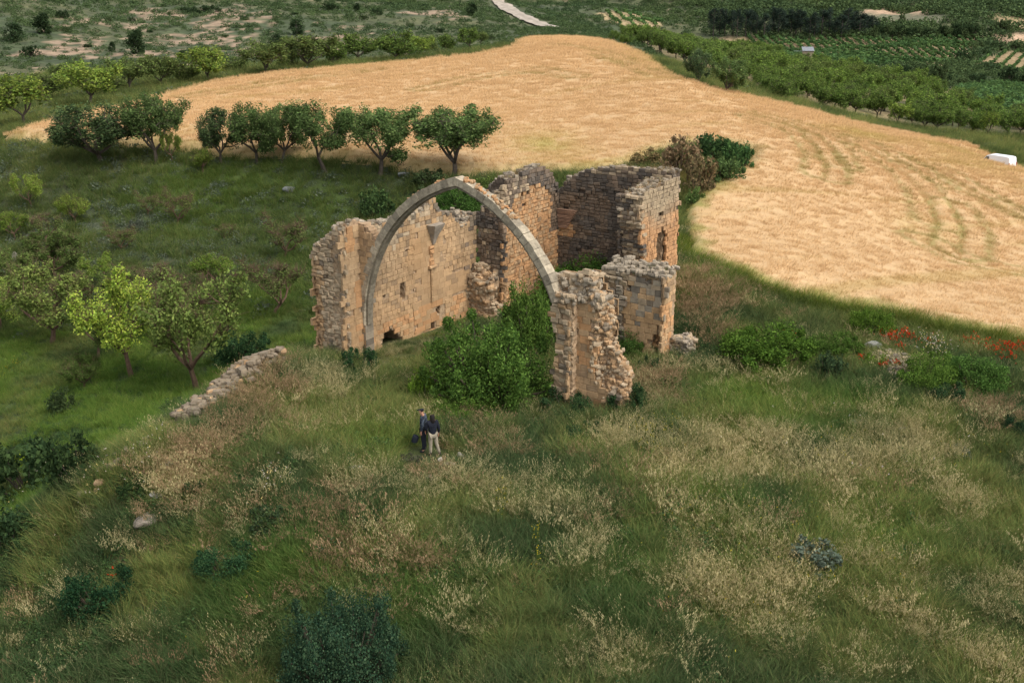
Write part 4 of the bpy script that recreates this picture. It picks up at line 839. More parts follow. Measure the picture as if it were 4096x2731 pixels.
def leafmesh(name, centers, radii, n, ls, pal, floor=None):
    "leaves: small faces gathered in clumps around the twig ends"
    V = np.empty((n*4, 3)); C = np.empty((n*4, 3)); ci = RG.integers(0, len(centers), n); cl = .78+.44*RG.random(len(centers)); u = RG.normal(0, 1, (n, 3)); u /= np.linalg.norm(u, axis=1)[:, None]
    p = centers[ci]+u*(radii[ci]*RG.random(n)**.45)[:, None]
    if floor is not None: p[:, 2] = np.where(p[:, 2] < floor, floor+RG.random(n)*.2, p[:, 2])
    a = RG.normal(0, 1, (n, 3))*[1, 1, .6]; a /= np.linalg.norm(a, axis=1)[:, None]; b = RG.normal(0, 1, (n, 3))+u*1.1+[0, 0, .5]; w = np.cross(a, b); w /= np.linalg.norm(w, axis=1)[:, None]+1e-9
    s = (ls*RG.uniform(.6, 1.35, n))[:, None]; V[0::4] = p-a*s*.5; V[1::4] = p+w*s*.27; V[2::4] = p+a*s*.5; V[3::4] = p-w*s*.27
    P = np.array(PAL[pal]); c = P[RG.integers(0, len(P), n)]*1.35*(cl[ci]*RG.uniform(.8, 1.2, n))[:, None]
    for k in range(4): C[k::4] = c
    return mesh_np(name, V, np.arange(n*4).reshape(n, 4), [M_leaf], C)
def fit(ends, segs, H, Wd):
    lo, hi = ends.min(0), ends.max(0); sx = Wd*.86/max(hi[0]-lo[0], .1); sy = Wd*.86/max(hi[1]-lo[1], .1); sz = H*.93/max(hi[2], .1); c = (lo+hi)/2
    def f(p): 
        p = np.array(p, float); k = min(1, max(0, p[2]/(H*.3))); p[0] = p[0]*sx-c[0]*sx*k*.8; p[1] = p[1]*sy-c[1]*sy*k*.8; p[2] *= sz if p[2] > 0 else 1; return p
    return np.array([f(e) for e in ends]), [(f(a), f(b), r0, r1) for a, b, r0, r1 in segs]
PROTO = {}
def tree_proto(key, kind, pal, H=5., Wd=5., n=5200, ls=.15, cr=.40, bare=0., seed=1):
    global rnd; rnd = random.Random(seed)
    for _try in range(40):
        segs, ends = grow(H, Wd, kind); lo, hi = ends.min(0), ends.max(0)
        if (hi[0]-lo[0]) > .55*Wd and (hi[1]-lo[1]) > .55*Wd and hi[2] > .6*H: break
    ends, segs = fit(ends, segs, H, Wd); ex = []
    for _ in range(0 if kind == 'bare' else 16 if kind == 'sparse' else 44):      # secondary boughs filling the crown out to its rim
        a = rnd.uniform(0, 2*pi); el = math.asin(rnd.uniform(-.6, 1)); q = rnd.uniform(.72, 1.0); e = np.array([cos(a)*cos(el)*Wd*.42*q, sin(a)*cos(el)*Wd*.42*q, H*.60+sin(el)*H*.34*q]); j = ends[np.argmin(((ends-e)**2).sum(1))]; m = (j+e)/2-np.array([0, 0, .1]); segs += [(j, m, .035, .025), (m, e, .025, .01)]; ex.append(e)
    if ex: ends = np.concatenate([ends, np.array(ex)])
    k = RG.random(len(ends)) > bare*.5; ce = ends[k]; keep = ce[:, 2] > H*.24; ce = ce[keep] if keep.any() else ce; rad = RG.uniform(.6, 1.3, len(ce))*cr
    if bare: # dead and budding twigs
        for e in ends:
            for _ in range(7):
                d = np.array([rnd.gauss(0, .5), rnd.gauss(0, .5), rnd.uniform(.2, 1)]); segs.append((e, e+d*rnd.uniform(.3, .8), .012, .005))
    else:
        for e in ends[::2]:
            for _ in range(3): segs.append((e-np.array([0, 0, .2]), e+np.array([rnd.gauss(0, .4), rnd.gauss(0, .4), rnd.uniform(-.1, .5)]), .015, .006))
    v, f, c = tubes(segs, 5, (.085, .068, .052) if not bare else (.13, .085, .055))
    PROTO[key] = (mesh_np('trunk', v, np.array(f), [M_bark], c), leafmesh('crown', ce, rad, n, ls, pal)); rnd = random.Random(99)
def pine_proto(key, H, Wd, seed, pal='pine', n=2600, bottom=.15):
    r_ = random.Random(seed); segs = [((0, 0, -.5), (r_.uniform(-.2, .2), 0, H*.5), H*.022, H*.016), ((r_.uniform(-.2, .2), 0, H*.5), (0, 0, H*.95), H*.016, .03)]; ce = []
    for k in range(26):
        t = bottom+(1-bottom)*(k/26)**.9; w = Wd*.42*(1-max(0, t-.55)*1.6)*r_.uniform(.5, 1.1)*(.55+.45*min(1, (t-bottom+.08)*4)); a = r_.uniform(0, 6.28); z = t*H*.93; e = np.array([cos(a)*w, sin(a)*w, z]); ce.append(e); segs.append(((0, 0, z-.2*w), e, .08, .03))
    ce = np.array(ce); v, f, c = tubes(segs, 4, (.10, .085, .075)); PROTO[key] = (mesh_np('trunk', v, np.array(f), [M_bark], c), leafmesh('crown', ce, RG.uniform(.7, 1.2, len(ce))*Wd*.20, n, .42 if n < 4000 else .3, pal))
def bush_proto(key, pal, rx=1., rz=1., n=2500, ls=.09, lumps=22, seed=3, twig=(.09, .07, .05)):
    r_ = random.Random(seed); ce = []; rr = []; segs = []
    for k in range(lumps):
        a = r_.uniform(0, 6.28); q = sqrt(r_.random())*.78; z = r_.uniform(.12, .82)*sqrt(max(.05, 1-q*q)); ce.append((cos(a)*q*rx, sin(a)*q*rx, z*rz)); rr.append(r_.uniform(.18, .34)*min(rx, rz*1.2)); segs.append(((0, 0, -.1), (cos(a)*q*rx*.9, sin(a)*q*rx*.9, z*rz), .03*rx, .008*rx))
    for k in range(lumps//2):            # stray shoots breaking the outline
        a = r_.uniform(0, 6.28); q = r_.uniform(.5, 1.0); z = r_.uniform(.35, 1.05)*sqrt(max(.15, 1.1-q*q)); ce.append((cos(a)*q*rx, sin(a)*q*rx, z*rz)); rr.append(r_.uniform(.06, .15)*min(rx, rz)); segs.append(((cos(a)*q*rx*.5, sin(a)*q*rx*.5, z*rz*.4), (cos(a)*q*rx, sin(a)*q*rx, z*rz), .02*rx, .006*rx))
    v, f, c = tubes(segs, 4, twig); PROTO[key] = (mesh_np('stems', v, np.array(f), [M_bark], c), leafmesh('foliage', np.array(ce), np.array(rr), n, ls, pal, 0.0))
for i in range(5): tree_proto('row%d' % i, 'almond', 'almond', 5.4, 5.6, 15000, .19, .52, 0, 20+i)
for i in range(2): tree_proto('shade%d' % i, 'shade', 'shade', 5.2, 6.4, 13000, .19, .48, 0, 50+i)
for i in range(4): tree_proto('spring%d' % i, 'sparse', 'spring' if i % 2 else 'olive', 5.4, 6., 11000, .18, .50, .2, 30+i)
for i in range(3): tree_proto('bare%d' % i, 'bare', 'olive', 4.2, 4.6, 2600, .15, .40, .9, 40+i)
for i in range(5): tree_proto('orch%d' % i, 'orch', 'orch', 4.6, 4.8, 4600, .26, .56, 0, 60+i)
for i in range(3): tree_proto('far%d' % i, 'orch', 'olive', 4.6, 5.6, 4600, .28, .56, 0, 70+i)
for i in range(2): tree_proto('yel%d' % i, 'orch', 'spring', 4.6, 5.4, 4600, .27, .56, 0, 76+i)
for i in range(3): pine_proto('pine%d' % i, 12., 7., 80+i, 'pine', 2200, .30)
for i in range(2): pine_proto('fir%d' % i, 5., 4.4, 85+i, 'dark', 2400, .04)
for k, pal in (('dark', 'dark'), ('mid', 'mid'), ('grey', 'grey'), ('dry', 'dry'), ('bright', 'bush')):
    for i in range(2): bush_proto('b_%s%d' % (k, i), pal, 1., 1., 2200, .13, 20, 90+i+len(k), (.12, .09, .06) if k == 'dry' else (.08, .065, .05))
bush_proto('big', 'bush', 1., 1., 34000, .040, 75, 120); bush_proto('big2', 'bush', 1., 1., 18000, .050, 45, 122); bush_proto('teal', 'teal', 1., 1., 42000, .030, 90, 121); bush_proto('teal2', 'teal', 1., 1., 12000, .055, 34, 124)
BASE = {'row': (5.4, 5.6), 'shade': (5.2, 6.4), 'spring': (5.4, 6.), 'bare': (4.2, 4.6), 'orch': (4.6, 4.8), 'far': (4.6, 5.6), 'yel': (4.6, 5.4), 'pine': (12., 7.), 'fir': (5., 4.4), 'b_': (1., 2.), 'big': (1., 2.), 'teal': (1., 2.)}
def base_of(k):
    for q in BASE:
        if k.startswith(q): return BASE[q]
def place(key, P, h, w, name, label, cat, group=None, color=(1, 1, 1), sink=0., parts=('trunk', 'crown')):
    H0, W_ = base_of(key); e = empty(name, (P[0], P[1], P[2]-sink), rnd.uniform(0, 6.28), (w/W_, w/W_*rnd.uniform(.9, 1.1), h/H0)); tag(e, label, cat, group)
    for nm, me in zip(parts, PROTO[key]):
        o = bpy.data.objects.new(nm, me); COL.objects.link(o); o.parent = e; o.color = (*color, 1)
    return e
def pxtree(key, px, py, wpx, hpx, name, label, cat, group=None, color=(1, 1, 1), sink=0., parts=('trunk', 'crown')):
    P = G(px, py); d = dep(P); cs = cos(math.atan2(CAMH-P[2], hypot(P[0], P[1]))); return place(key, P, hpx/FPX*d/cs*.98, wpx/FPX*d, name, label, cat, group, color, sink, parts)
TR = ('trunk', 'crown'); BU = ('stems', 'foliage')
ordn = ['first','second','third','fourth','fifth','sixth','seventh','eighth','ninth','tenth','eleventh','twelfth','thirteenth','fourteenth','fifteenth','sixteenth','seventeenth','eighteenth','nineteenth','twentieth']
# row of almond trees on the bank behind the church
ROW = [('shade0',410,655,340,240),('row0',625,655,215,262),('shade1',885,655,190,215),('row1',1030,655,215,232),('row2',1130,650,165,225),('row3',1304,688,240,260),('row4',1520,700,270,262),('row0',1815,706,320,262)]
RL = ['widest dark crowned almond tree at the left end of the row on the bank','tall almond tree second from the left in the row on the bank','narrow dark almond tree leaning third from the left on the bank','almond tree fourth from the left in the row on the bank','slim almond tree fifth from the left with a leaning trunk on the bank','almond tree sixth from the left against the wheat on the bank','spreading almond tree with forked limbs second from the right end of the bank row','bushy round almond tree at the right end of the row above the arch']
for (k, px, py, w, h), l in zip(ROW, RL): pxtree(k, px, py, w*1.14, h*1.08, 'almond_tree', l, 'tree', 'row of almond trees on the bank')
for i, (px, py, w, h) in enumerate([(690,650,90,130),(810,690,110,110)]): pxtree('spring%d' % (1+2*i), px, py, w, h, 'sapling', ['light green sapling between the first trees of the bank row','low light green sapling at the foot of the third bank tree'][i], 'tree', 'saplings under the bank row')
# far line of trees along the left edge of the wheat field
FL = [(94,505,195,165,'yel0'),(205,410,120,95,'far0'),(357,430,200,145,'yel1'),(428,392,115,105,'far1'),(527,370,140,112,'far2'),(661,355,115,110,'far0'),(732,342,90,85,'far1'),(826,338,170,122,'yel0'),(1062,306,170,112,'far2'),(1241,284,185,118,'far0'),(1340,270,95,85,'orch0'),(1428,253,135,98,'orch1'),(1590,252,130,108,'orch2'),(1678,238,80,75,'yel1'),(1714,216,65,60,'far1'),(1785,216,70,65,'orch3'),(1875,207,78,78,'orch4'),(1928,185,48,48,'far0'),(268,360,120,90,'far2'),(950,300,90,60,'far1'),(1150,290,80,60,'far0')]
for i, (px, py, w, h, k) in enumerate(sorted(FL)):
    pxtree(k, px, py, w*1.3, h*1.25, 'almond_tree', ['yellow green','light green','dull green'][0 if k[:3] == 'yel' else 1 if k[:3] == 'orc' else 2]+' almond tree, %s from the left in the line behind the wheat field' % (ordn[i] if i < 20 else 'last'), 'tree', 'line of trees behind the wheat field')
# dark pines and shrubs on the bare hillside
HP = [(179,136,85,82),(553,216,85,95),(1187,140,62,62),(1107,202,68,64),(58,168,85,78),(450,207,32,40),(732,243,38,40),(1428,47,32,32),(1888,64,48,52)]
for i, (px, py, w, h) in enumerate(sorted(HP)): pxtree('fir%d' % (i % 2), px, py, w, h, 'pine_tree', 'dark young pine on the bare hillside, %s from the left' % ordn[i], 'tree', 'young pines on the hillside')
HS = [(759,52,80,32),(840,52,100,34),(1321,42,75,34),(1504,60,55,30),(1455,78,45,22),(268,127,55,26),(120,225,85,48),(437,87,34,26),(527,87,34,22),(978,78,50,18),(1107,80,34,20),(250,73,62,42),(400,300,40,24),(900,150,40,16),(1180,60,40,16),(1640,110,50,22),(1760,130,50,22),(600,130,30,18),(680,60,26,16),(1000,110,30,14),(350,190,40,20),(1960,160,50,26),(1700,30,40,18),(1560,20,40,16)]
for i, (px, py, w, h) in enumerate(sorted(HS)): pxtree('b_%s%d' % (('dark', 'mid')[i % 3 == 2], i % 2), px, py, w, h, 'shrub', 'round dark shrub among the bare patches, %s from the left on the hillside' % nth(i+1), 'shrub', 'round shrubs on the left hillside', parts=BU, sink=.2)
# orchard terrace below the hill
TT = [('bare0',1089,1262,215,205,(1,1,1),'small gnarled almond tree with bare reddish twigs beside the nave wall'),('spring0',792,1562,400,450,(1.15,1.15,1.0),'largest orchard tree with a brown forked trunk below the rubble wall'),('spring1',527,1508,330,370,(1.25,1.2,1.),'bright green almond tree left of the large brown trunked tree'),
      ('spring2',205,1376,320,300,(1.2,1.15,1.),'wide almond tree with pale broken branches at its foot'),('spring3',10,1330,200,235,(1,1,1),'almond tree cut by the left edge of the photograph on the terrace'),('spring1',405,1145,120,118,(.8,.85,.8),'small leafy almond tree with a leaning trunk on the terrace'),
      ('bare1',622,1200,190,140,(1,1,1),'sparse almost leafless almond tree with a dark trunk on the terrace'),('spring2',232,1122,220,200,(.75,.8,.75),'thin yellow green almond tree with a dark upright trunk'),('bare2',1137,1035,160,170,(1,1,1),'thin almond tree with grey twigs near the top of the terrace'),
      ('bare0',911,965,80,65,(1,1,1),'smallest bare almond tree on the terrace slope'),('spring1',128,832,110,130,(.9,.9,.85),'small light tree near the left edge below the bank'),('spring3',303,895,100,120,(.9,.9,.85),'thin light green young tree on the slope below the bank'),('bare2',711,900,130,140,(1.1,1.1,1),'sparse yellow green tree with forked dark stem in mid slope'),
      ('spring0',393,1432,170,215,(.75,.8,.75),'dim almond tree standing behind the bright green one'),('spring2',640,1330,260,150,(.6,.7,.65),'low spreading tree filling the gap behind the largest orchard tree'),('bare1',300,1250,150,150,(1,1,1),'dull leafless tree among the terrace scrub'),
      ('spring2',60,1180,170,170,(.9,.95,.85),'leafy tree near the left edge above the wide almond tree'),('spring0',500,1230,170,150,(.85,.95,.85),'mid green tree between the two bare terrace trees'),('bare2',480,1010,120,110,(1,1,1),'thin twiggy tree among the grey scrub of the slope'),('bare0',180,980,120,120,(1,1,1),'small bare tree in the grey scrub near the left edge'),('spring3',860,1140,130,130,(.8,.9,.8),'little round tree left of the gnarled tree by the nave wall'),('bare1',760,1290,170,180,(1,1,1),'twiggy tree behind the crown of the largest orchard tree'),('spring1',60,960,110,110,(.8,.85,.8),'small yellow green tree at the left edge of the slope'),('bare2',590,860,90,90,(1,1,1),'tiny bare tree just below the bank'),('spring0',330,1560,150,140,(.7,.8,.7),'small dark tree below the bright green terrace tree')]
for k, px, py, w, h, c, l in TT: c = tuple(v*1.25 for v in c); pxtree(k, px, py, w*1.2, h*1.1, 'almond_tree', l, 'tree', 'old orchard trees on the terrace', c)
def shrub(key, px, py, w, h, label, group=None, color=(1, 1, 1), sink=.15, name='shrub', cat='shrub'): return pxtree(key, px, py, w, h, name, label, cat, group, color, sink, BU)
shrub('teal2', 952, 1450, 260, 170, 'bushy blue green shrub behind the top of the rubble wall', color=(1., 1.05, .8))
# right hand orchard: front row first
OF = [(3595,512,118,104,'yel1'),(3650,504,85,95,'orch0'),(3697,525,92,112,'orch1'),(3751,531,115,122,'orch2'),(3831,525,82,98,'orch3'),(3891,544,92,104,'orch4'),(3945,550,95,104,'yel0'),(4025,545,104,122,'orch0'),(4080,545,96,104,'orch1'),(3503,474,112,122,'orch2'),
      (3421,461,104,112,'orch3'),(3379,461,112,108,'orch4'),(3300,442,112,98,'orch0'),(3277,426,92,98,'orch1'),(3153,410,98,96,'orch2'),(3122,410,104,102,'orch3'),(3087,388,84,88,'orch4'),(3067,378,80,84,'orch0'),(3039,362,80,84,'orch1'),(4150,560,110,120,'orch2')]
for i, (px, py, w, h, k) in enumerate(sorted(OF)): pxtree(k, px, py, w, h, 'orchard_tree', ('bright' if k[:3] == 'yel' else 'mid')+' green orchard tree, %s from the left in the front row beside the wheat' % ordn[i], 'tree', 'front row of the right hand orchard')
pxtree('row1', 2905, 386, 165, 162, 'round_tree', 'large round green tree at the left end of the right hand orchard', 'tree'); pxtree('shade1', 2791, 347, 135, 155, 'grey_tree', 'dark grey green upright tree beside the far corner of the wheat', 'tree', color=(1.3, 1.3, 1.4))
for i, (px, py, w, h) in enumerate([(2640,218,75,95),(2505,192,55,66),(2565,182,60,66),(2690,205,60,70),(2455,172,45,50)]): pxtree('orch%d' % i, px, py, w, h, 'orchard_tree', 'green tree bordering the far right edge of the wheat, %s from the left' % ordn[[3,1,2,4,0][i]], 'tree', 'trees on the far edge of the wheat')
def orchard():
    fr = np.array([G(p[0], p[1])[:2] for p in OF]+[G(2905, 386)[:2], G(2791, 347)[:2]]); a = G(3039, 362)[:2]; b = G(3945, 550)[:2]; u = (b-a)/np.linalg.norm(b-a); v = np.array([-u[1], u[0]]); v = v if v[1] > 0 else -v; pts = []
    for i in range(-40, 60):
        for j in range(0, 40):
            p = a+u*i*6.2+v*(j*7.4+5)+RG.normal(0, .5, 2)
            if inpoly(np.array([p[0]]), np.array([p[1]]), ORCH)[0] and np.hypot(*(fr-p).T).min() > 3.6 and abs(p[0]) < .49*p[1]+4: pts.append((*p, j, i))
    pts.sort(key=lambda p: p[1]); pts = [p for p in pts if np.hypot(*(HUT[:2]-np.array(p[:2]))) > 8.5][:215]; pts.sort(key=lambda p: (p[2], p[3])); js = sorted({p[2] for p in pts}); cnt = {}
    for i, p in enumerate(pts):
        cnt[p[2]] = cnt.get(p[2], 0)+1; lb = 'green orchard tree, %s from the left in the %s row behind the front row' % (nth(cnt[p[2]]), nth(js.index(p[2])+1))
        z = hgt(p[0], p[1])[0]; s = rnd.uniform(.85, 1.15); place(('orch%d' % (i % 5)) if rnd.random() < .88 else 'far%d' % (i % 3), (p[0], p[1], z), 4.5*s, 5.0*s*rnd.uniform(.9, 1.15), 'orchard_tree', lb, 'tree', 'inner rows of the right hand orchard', (s, s, 1))
HUT = G(3227, 256); orchard()
# pine wood and hedges in the valley
for i in range(26):
    px = 2850+i*25.5+rnd.uniform(-8, 8); py = 150+rnd.uniform(-10, 6); pxtree('pine%d' % (i % 3), px, py, rnd.uniform(52, 84), rnd.uniform(88, 118) if i < 24 else 80, 'pine_tree', 'tall dark pine, %s from the left in the wood above the vineyard' % nth(i+1), 'tree', 'pine wood above the vineyard')
VB = [(3847,247,68,46),(4034,330,88,66),(3745,356,104,112),(3840,339,78,32),(3420,314,34,30),(3955,164,32,42),(3904,196,84,32),(4063,202,72,42),(4006,129,92,52),(3624,40,32,22),(3608,86,30,32),(3465,310,62,48),(3611,314,72,62),(3516,320,92,62),(3669,307,62,52),(3910,333,92,42),(3560,349,62,42),(3700,300,60,40),(3300,250,40,30),(3990,200,50,36),(3650,345,60,50),(4090,340,60,50),(3780,330,60,40)]
for i, (px, py, w, h) in enumerate(sorted(VB)): pxtree('b_%s%d' % (('dark', 'mid')[i % 2], i % 2), px, py, w, h*1.05, 'shrub', 'dark bush in the valley between orchard and vineyards, %s from the left' % (ordn[i] if i < 20 else ['fourth from last','third from last','second from last','last'][i-19]), 'shrub', 'bushes between orchard and vineyards', parts=BU, sink=.3)
for i in range(22):
    px = 3490+i*20+rnd.uniform(-6, 6); pxtree('b_dark%d' % (i % 2) if i % 3 else 'b_mid0', px, 152+rnd.uniform(-14, 8)-(i > 14)*8, rnd.uniform(40, 66), rnd.uniform(34, 58), 'shrub', 'dark bushy tree, %s from the left in the hedge right of the pine wood' % nth(i+1), 'shrub', 'hedge right of the pine wood', parts=BU, sink=.3)
# shrubs round the ruin
shrub('big', 1950, 1597, 520, 350, 'largest bright green bush inside the nave under the arch', color=(.85, .9, .9))
shrub('big2', 2120, 1400, 240, 300, 'tall green bush rising behind the largest one inside the nave')
shrub('b_bright0', 1690, 1600, 110, 150, 'small light green bush left of the largest bush', color=(1.25, 1.2, .8)); shrub('big2', 1850, 1650, 330, 110, 'low leafy bramble in front of the largest bush', color=(1, 1, .9)); shrub('b_bright1', 2190, 1240, 120, 130, 'green bush in the shade right of the chancel wall', color=(.8, .8, .8))
P = R3(4.2, 12.8, 0); P[2] = hgt(P[0], P[1])[0]; place('big2', P, 3.0, 5.2, 'shrub', 'green overgrowth filling the inside of the chancel', 'shrub', None, (.75, .85, .8), .3, BU)
P = R3(3.4, 10.2, 0); P[2] = hgt(P[0], P[1])[0]; place('b_dry0', P, .9, 2.6, 'shrub', 'dull dry growth along the foot of the chancel wall', 'shrub', None, (.6, .7, .6), .2, BU)
shrub('teal', 1370, 2800, 560, 430, 'large dark blue green bush at the bottom edge of the photograph')
NB = [('teal2',2275,1660,260,115,'dark bramble at the left foot of the broken pier',(.8,.8,.6)),('teal2',2500,1650,190,150,'dark green bramble at the right foot of the broken pier',(.8,.8,.6)),('big2',2490,1420,200,120,'glossy green ivy between the pier and the buttress',(.65,.7,.8)),('teal2',2600,1500,120,90,'dark ivy below the squared block buttress',(.75,.75,.6)),
      ('big2',3060,1440,430,170,'widest bright green bramble below the wheat field',(.8,.85,.7)),('big2',3480,1345,210,140,'light green bramble rising above the poppies',(1.05,1.05,.8)),('big2',3330,1410,260,100,'low bramble joining the two bright ones',(.7,.75,.7)),('b_dark0',3320,1510,150,115,'dark rounded bush below the brambles',(1.2,1.2,1.2)),('b_bright0',3500,1480,110,90,'small bright bush in front of the stone heap',(1.1,1.1,.8)),
      ('big2',3700,1560,240,170,'bramble with pale yellow blossom beside the stone heap',(1.,1.,.9)),('big2',3890,1560,300,170,'wide green bush at the right end below the wheat',(.8,.9,1.)),('teal2',3780,1620,180,110,'blue green bush in front of the blossoming bramble',(1,1,.8)),('b_mid0',2660,1560,150,70,'low dull bush right of the ivy',(1,.9,.8)),
      ('teal2',1440,1480,170,110,'dark bush at the foot of the torn wall end',(.7,.8,.6)),('b_dark1',1500,870,170,140,'dark bush on the slope behind the nave wall',(1.2,1.25,1)),('big2',1850,880,240,170,'green bush seen through the top of the arch',(.7,.8,.9)),('b_mid1',1720,740,180,70,'low bush between the right bank trees',(1,1,1)),('b_mid0',1950,760,160,60,'grassy bush behind the chancel wall',(1.3,1.3,.8)),
      ('b_dark1',2860,650,230,140,'dark green bush on the mound behind the chancel',(1.3,1.5,1.2)),('b_dark0',2945,695,150,140,'dark green bush at the right tip of the mound',(1.3,1.6,1.2)),('b_dry0',2720,705,230,170,'brown dry bush on top of the mound',(.9,.85,.8)),('b_dry1',2800,775,170,170,'brown dry bush on the side of the mound',(.8,.8,.7)),('b_mid1',2890,745,190,140,'olive bush at the edge of the mound',(1.2,1.3,1.1)),('b_mid0',2780,830,90,90,'small olive bush at the corner of the chancel',(1.7,1.8,1.3)),('b_dry0',2600,670,200,80,'low dry growth left on the mound',(.9,.9,.7)),
      ('b_dark0',110,1960,330,220,'largest dark bramble on the lower left slope',(1,1.05,.9)),('b_dark1',310,1930,270,230,'dark bramble below the rubble wall on the left slope',(1,1.05,.9)),('b_dark0',30,2200,230,200,'dark bramble at the left edge',(1,1.1,1)),('b_mid0',250,1650,140,110,'dark thorn bush on the green left slope',(.8,.85,.8)),('b_bright0',95,1860,90,70,'small vivid yellow green bush on the left slope',(2.0,1.5,.6)),
      ('b_dark1',540,1980,170,120,'dark bush at the lower end of the rubble wall',(1,1.1,.9)),('b_grey0',3255,2270,260,120,'pale grey green bush in the right foreground',(.65,.75,.7)),('b_grey1',3830,1830,120,70,'rounded grey bush right of the stones',(.6,.65,.65)),('teal2',4060,1750,130,120,'dark bush at the right edge below the wheat',(.8,.8,.7)),('b_dark0',1075,2110,190,100,'dusky bush with small white flowers',(1.2,1.15,1.2)),
      ('b_grey0',1640,1860,110,60,'grey brown tuft beside the feet of the two people',(.5,.45,.4)),('teal2',900,2300,300,150,'low blue green bush on the left foreground slope',(.8,.9,.7)),('teal2',2330,1760,200,90,'low dark bramble in front of the pier',(.8,.9,.7)),('b_dark1',780,1990,130,100,'dark bush beside the dry grass of the left slope',(1,1,.9)),('teal2',400,2450,330,200,'blue green scrub low on the left slope',(.6,.75,.6)),
      ('b_grey0',545,925,70,60,'grey rounded bush on the terrace slope',(.7,.75,.7)),('b_grey1',1090,1105,80,50,'grey low bush near the nave wall',(.5,.6,.5)),('b_mid0',700,1650,130,70,'low dark bush below the largest orchard tree',(1,1.1,.9))]
for k, px, py, w, h, l, c in NB: shrub(k, px, py, w, h, l, None, c)
# ------------------------------------------------------------------ vineyards: each row of vines an object
def vine_rows(poly_px, a_px, b_px, spacing, hgt_v, wv, pal, label, group, step=.9, mx=100):
    poly = poly_px; a = G(*a_px)[:2]; b = G(*b_px)[:2]; u = (b-a)/np.linalg.norm(b-a); v = np.array([-u[1], u[0]]); P = np.array(poly); tv = (P-a)@v; tu = (P-a)@u; cnt = 0; pl = PAL[pal]
    for o_ in np.arange(tv.min(), tv.max(), spacing):
        t = np.arange(tu.min(), tu.max(), step); x = a[0]+u[0]*t+v[0]*o_; y = a[1]+u[1]*t+v[1]*o_; m = inpoly(x, y, poly) & (np.abs(x) < .5*y+5)
        if m.sum() < 6 or cnt >= mx: continue
        ii = np.where(m)[0]; runs = np.split(ii, np.where(np.diff(ii) > 1)[0]+1); ii = max(runs, key=len)
        if len(ii) < 6: continue
        x, y = x[ii], y[ii]; z = hgt(x, y); V = []; Fq = []; C = []
        for k in range(len(x)):
            c = np.array(pl[rnd.randrange(len(pl))])*rnd.uniform(.8, 1.25); h = hgt_v*rnd.uniform(.75, 1.15)
            for q in range(9):
                p = np.array([x[k]+rnd.uniform(-.5, .5)*step, y[k]+rnd.uniform(-.5, .5)*wv, z[k]+h*rnd.uniform(.35, .95)]); addleaf(V, Fq, C, p, rnd.uniform(.55, 1.0)*max(wv, .6), c)
        o = obj('vine_row', mesh_np('vine_row', V, np.array(Fq), [M_leaf], C)); tag(o, label % nth(cnt+1), 'vine row', group); cnt += 1
PAL['vine'] = [(.080, .150, .050), (.110, .185, .060), (.065, .12, .045)]
vine_rows(VINE_MAIN, (3100,175), (3400,262), 3.3, 1.6, 1.5, 'vine', '%s row of vines in the broad vineyard between the pine wood and the orchard', 'rows of the broad vineyard', .9)
vine_rows(VINE_LOW, (3850,372), (4090,440), 2.9, 1.5, 1.1, 'vine', '%s row of vines in the lowest vineyard at the right edge', 'rows of the lowest vineyard', .8)
vine_rows(VINE_MID, (3960,280), (4070,215), 3.4, 1.5, 1.1, 'vine', '%s row of pale young vines in the small vineyard at the right edge', 'rows of the pale vineyard', 1.0)
vine_rows(VINE_SMALL, (2440,55), (2500,105), 5.2, 1.8, 1.6, 'vine', '%s row of vines on the bare soil patch at the top of the photograph', 'rows of the bare soil vineyard', 1.3)
vine_rows(VINE_TOP, (3960,66), (4090,110), 6., 1.6, 1.0, 'vine', '%s row of vines in the distant vineyard at the top right corner', 'rows of the distant vineyard', 1.5)

def bx(V, Fq, x0, x1, y0, y1, z0, z1):
    b = len(V); V += [(x0,y0,z0),(x1,y0,z0),(x1,y1,z0),(x0,y1,z0),(x0,y0,z1),(x1,y0,z1),(x1,y1,z1),(x0,y1,z1)]
    Fq += [(b,b+3,b+2,b+1),(b+4,b+5,b+6,b+7),(b,b+1,b+5,b+4),(b+1,b+2,b+6,b+5),(b+2,b+3,b+7,b+6),(b+3,b,b+4,b+7)]
def simple(name, boxes, m, parent=None, bev=0):
    V = []; Fq = []
    for b in boxes: bx(V, Fq, *b)
    me = bpy.data.meshes.new(name); me.from_pydata(V, [], Fq); me.materials.append(m); o = obj(name, me, parent)
    if bev: md = o.modifiers.new('bevel', 'BEVEL'); md.width = bev; md.segments = 2
    return o
# field hut among the orchard trees
M_hut = m_col('hut_plaster', .95, .5, 6, .25, 3., base=(.36, .28, .20)); M_tin = m_col('weathered_sheet', .6, .4, 8, .25, 2., base=(.22, .235, .25)); M_black = plain('dark_opening', (.02, .02, .02))
hd = dep(HUT); hw = 46/FPX*hd; hut = empty('field_hut', (HUT[0], HUT[1], HUT[2]+.5), radians(-8)); tag(hut, 'small plastered field hut with a grey sheet roof among the orchard trees', 'hut')
hh = 3.1; k_ = hw/2; simple('wall', [(-k_+.2, k_-.2, -1.6, 1.6, -1.5, hh)], M_hut, hut); simple('window', [(.15, .45, -1.64, -1.58, 1.9, 2.2)], M_black, hut); simple('door', [(-k_+.16, -k_+.22, -.6, .4, -.5, 1.9)], M_black, hut)
rv = [(-k_, -1.9, hh+.0), (k_, -1.9, hh), (k_, 1.9, hh+.8), (-k_, 1.9, hh+.8), (-k_, -1.9, hh+.12), (k_, -1.9, hh+.12), (k_, 1.9, hh+.93), (-k_, 1.9, hh+.93)]
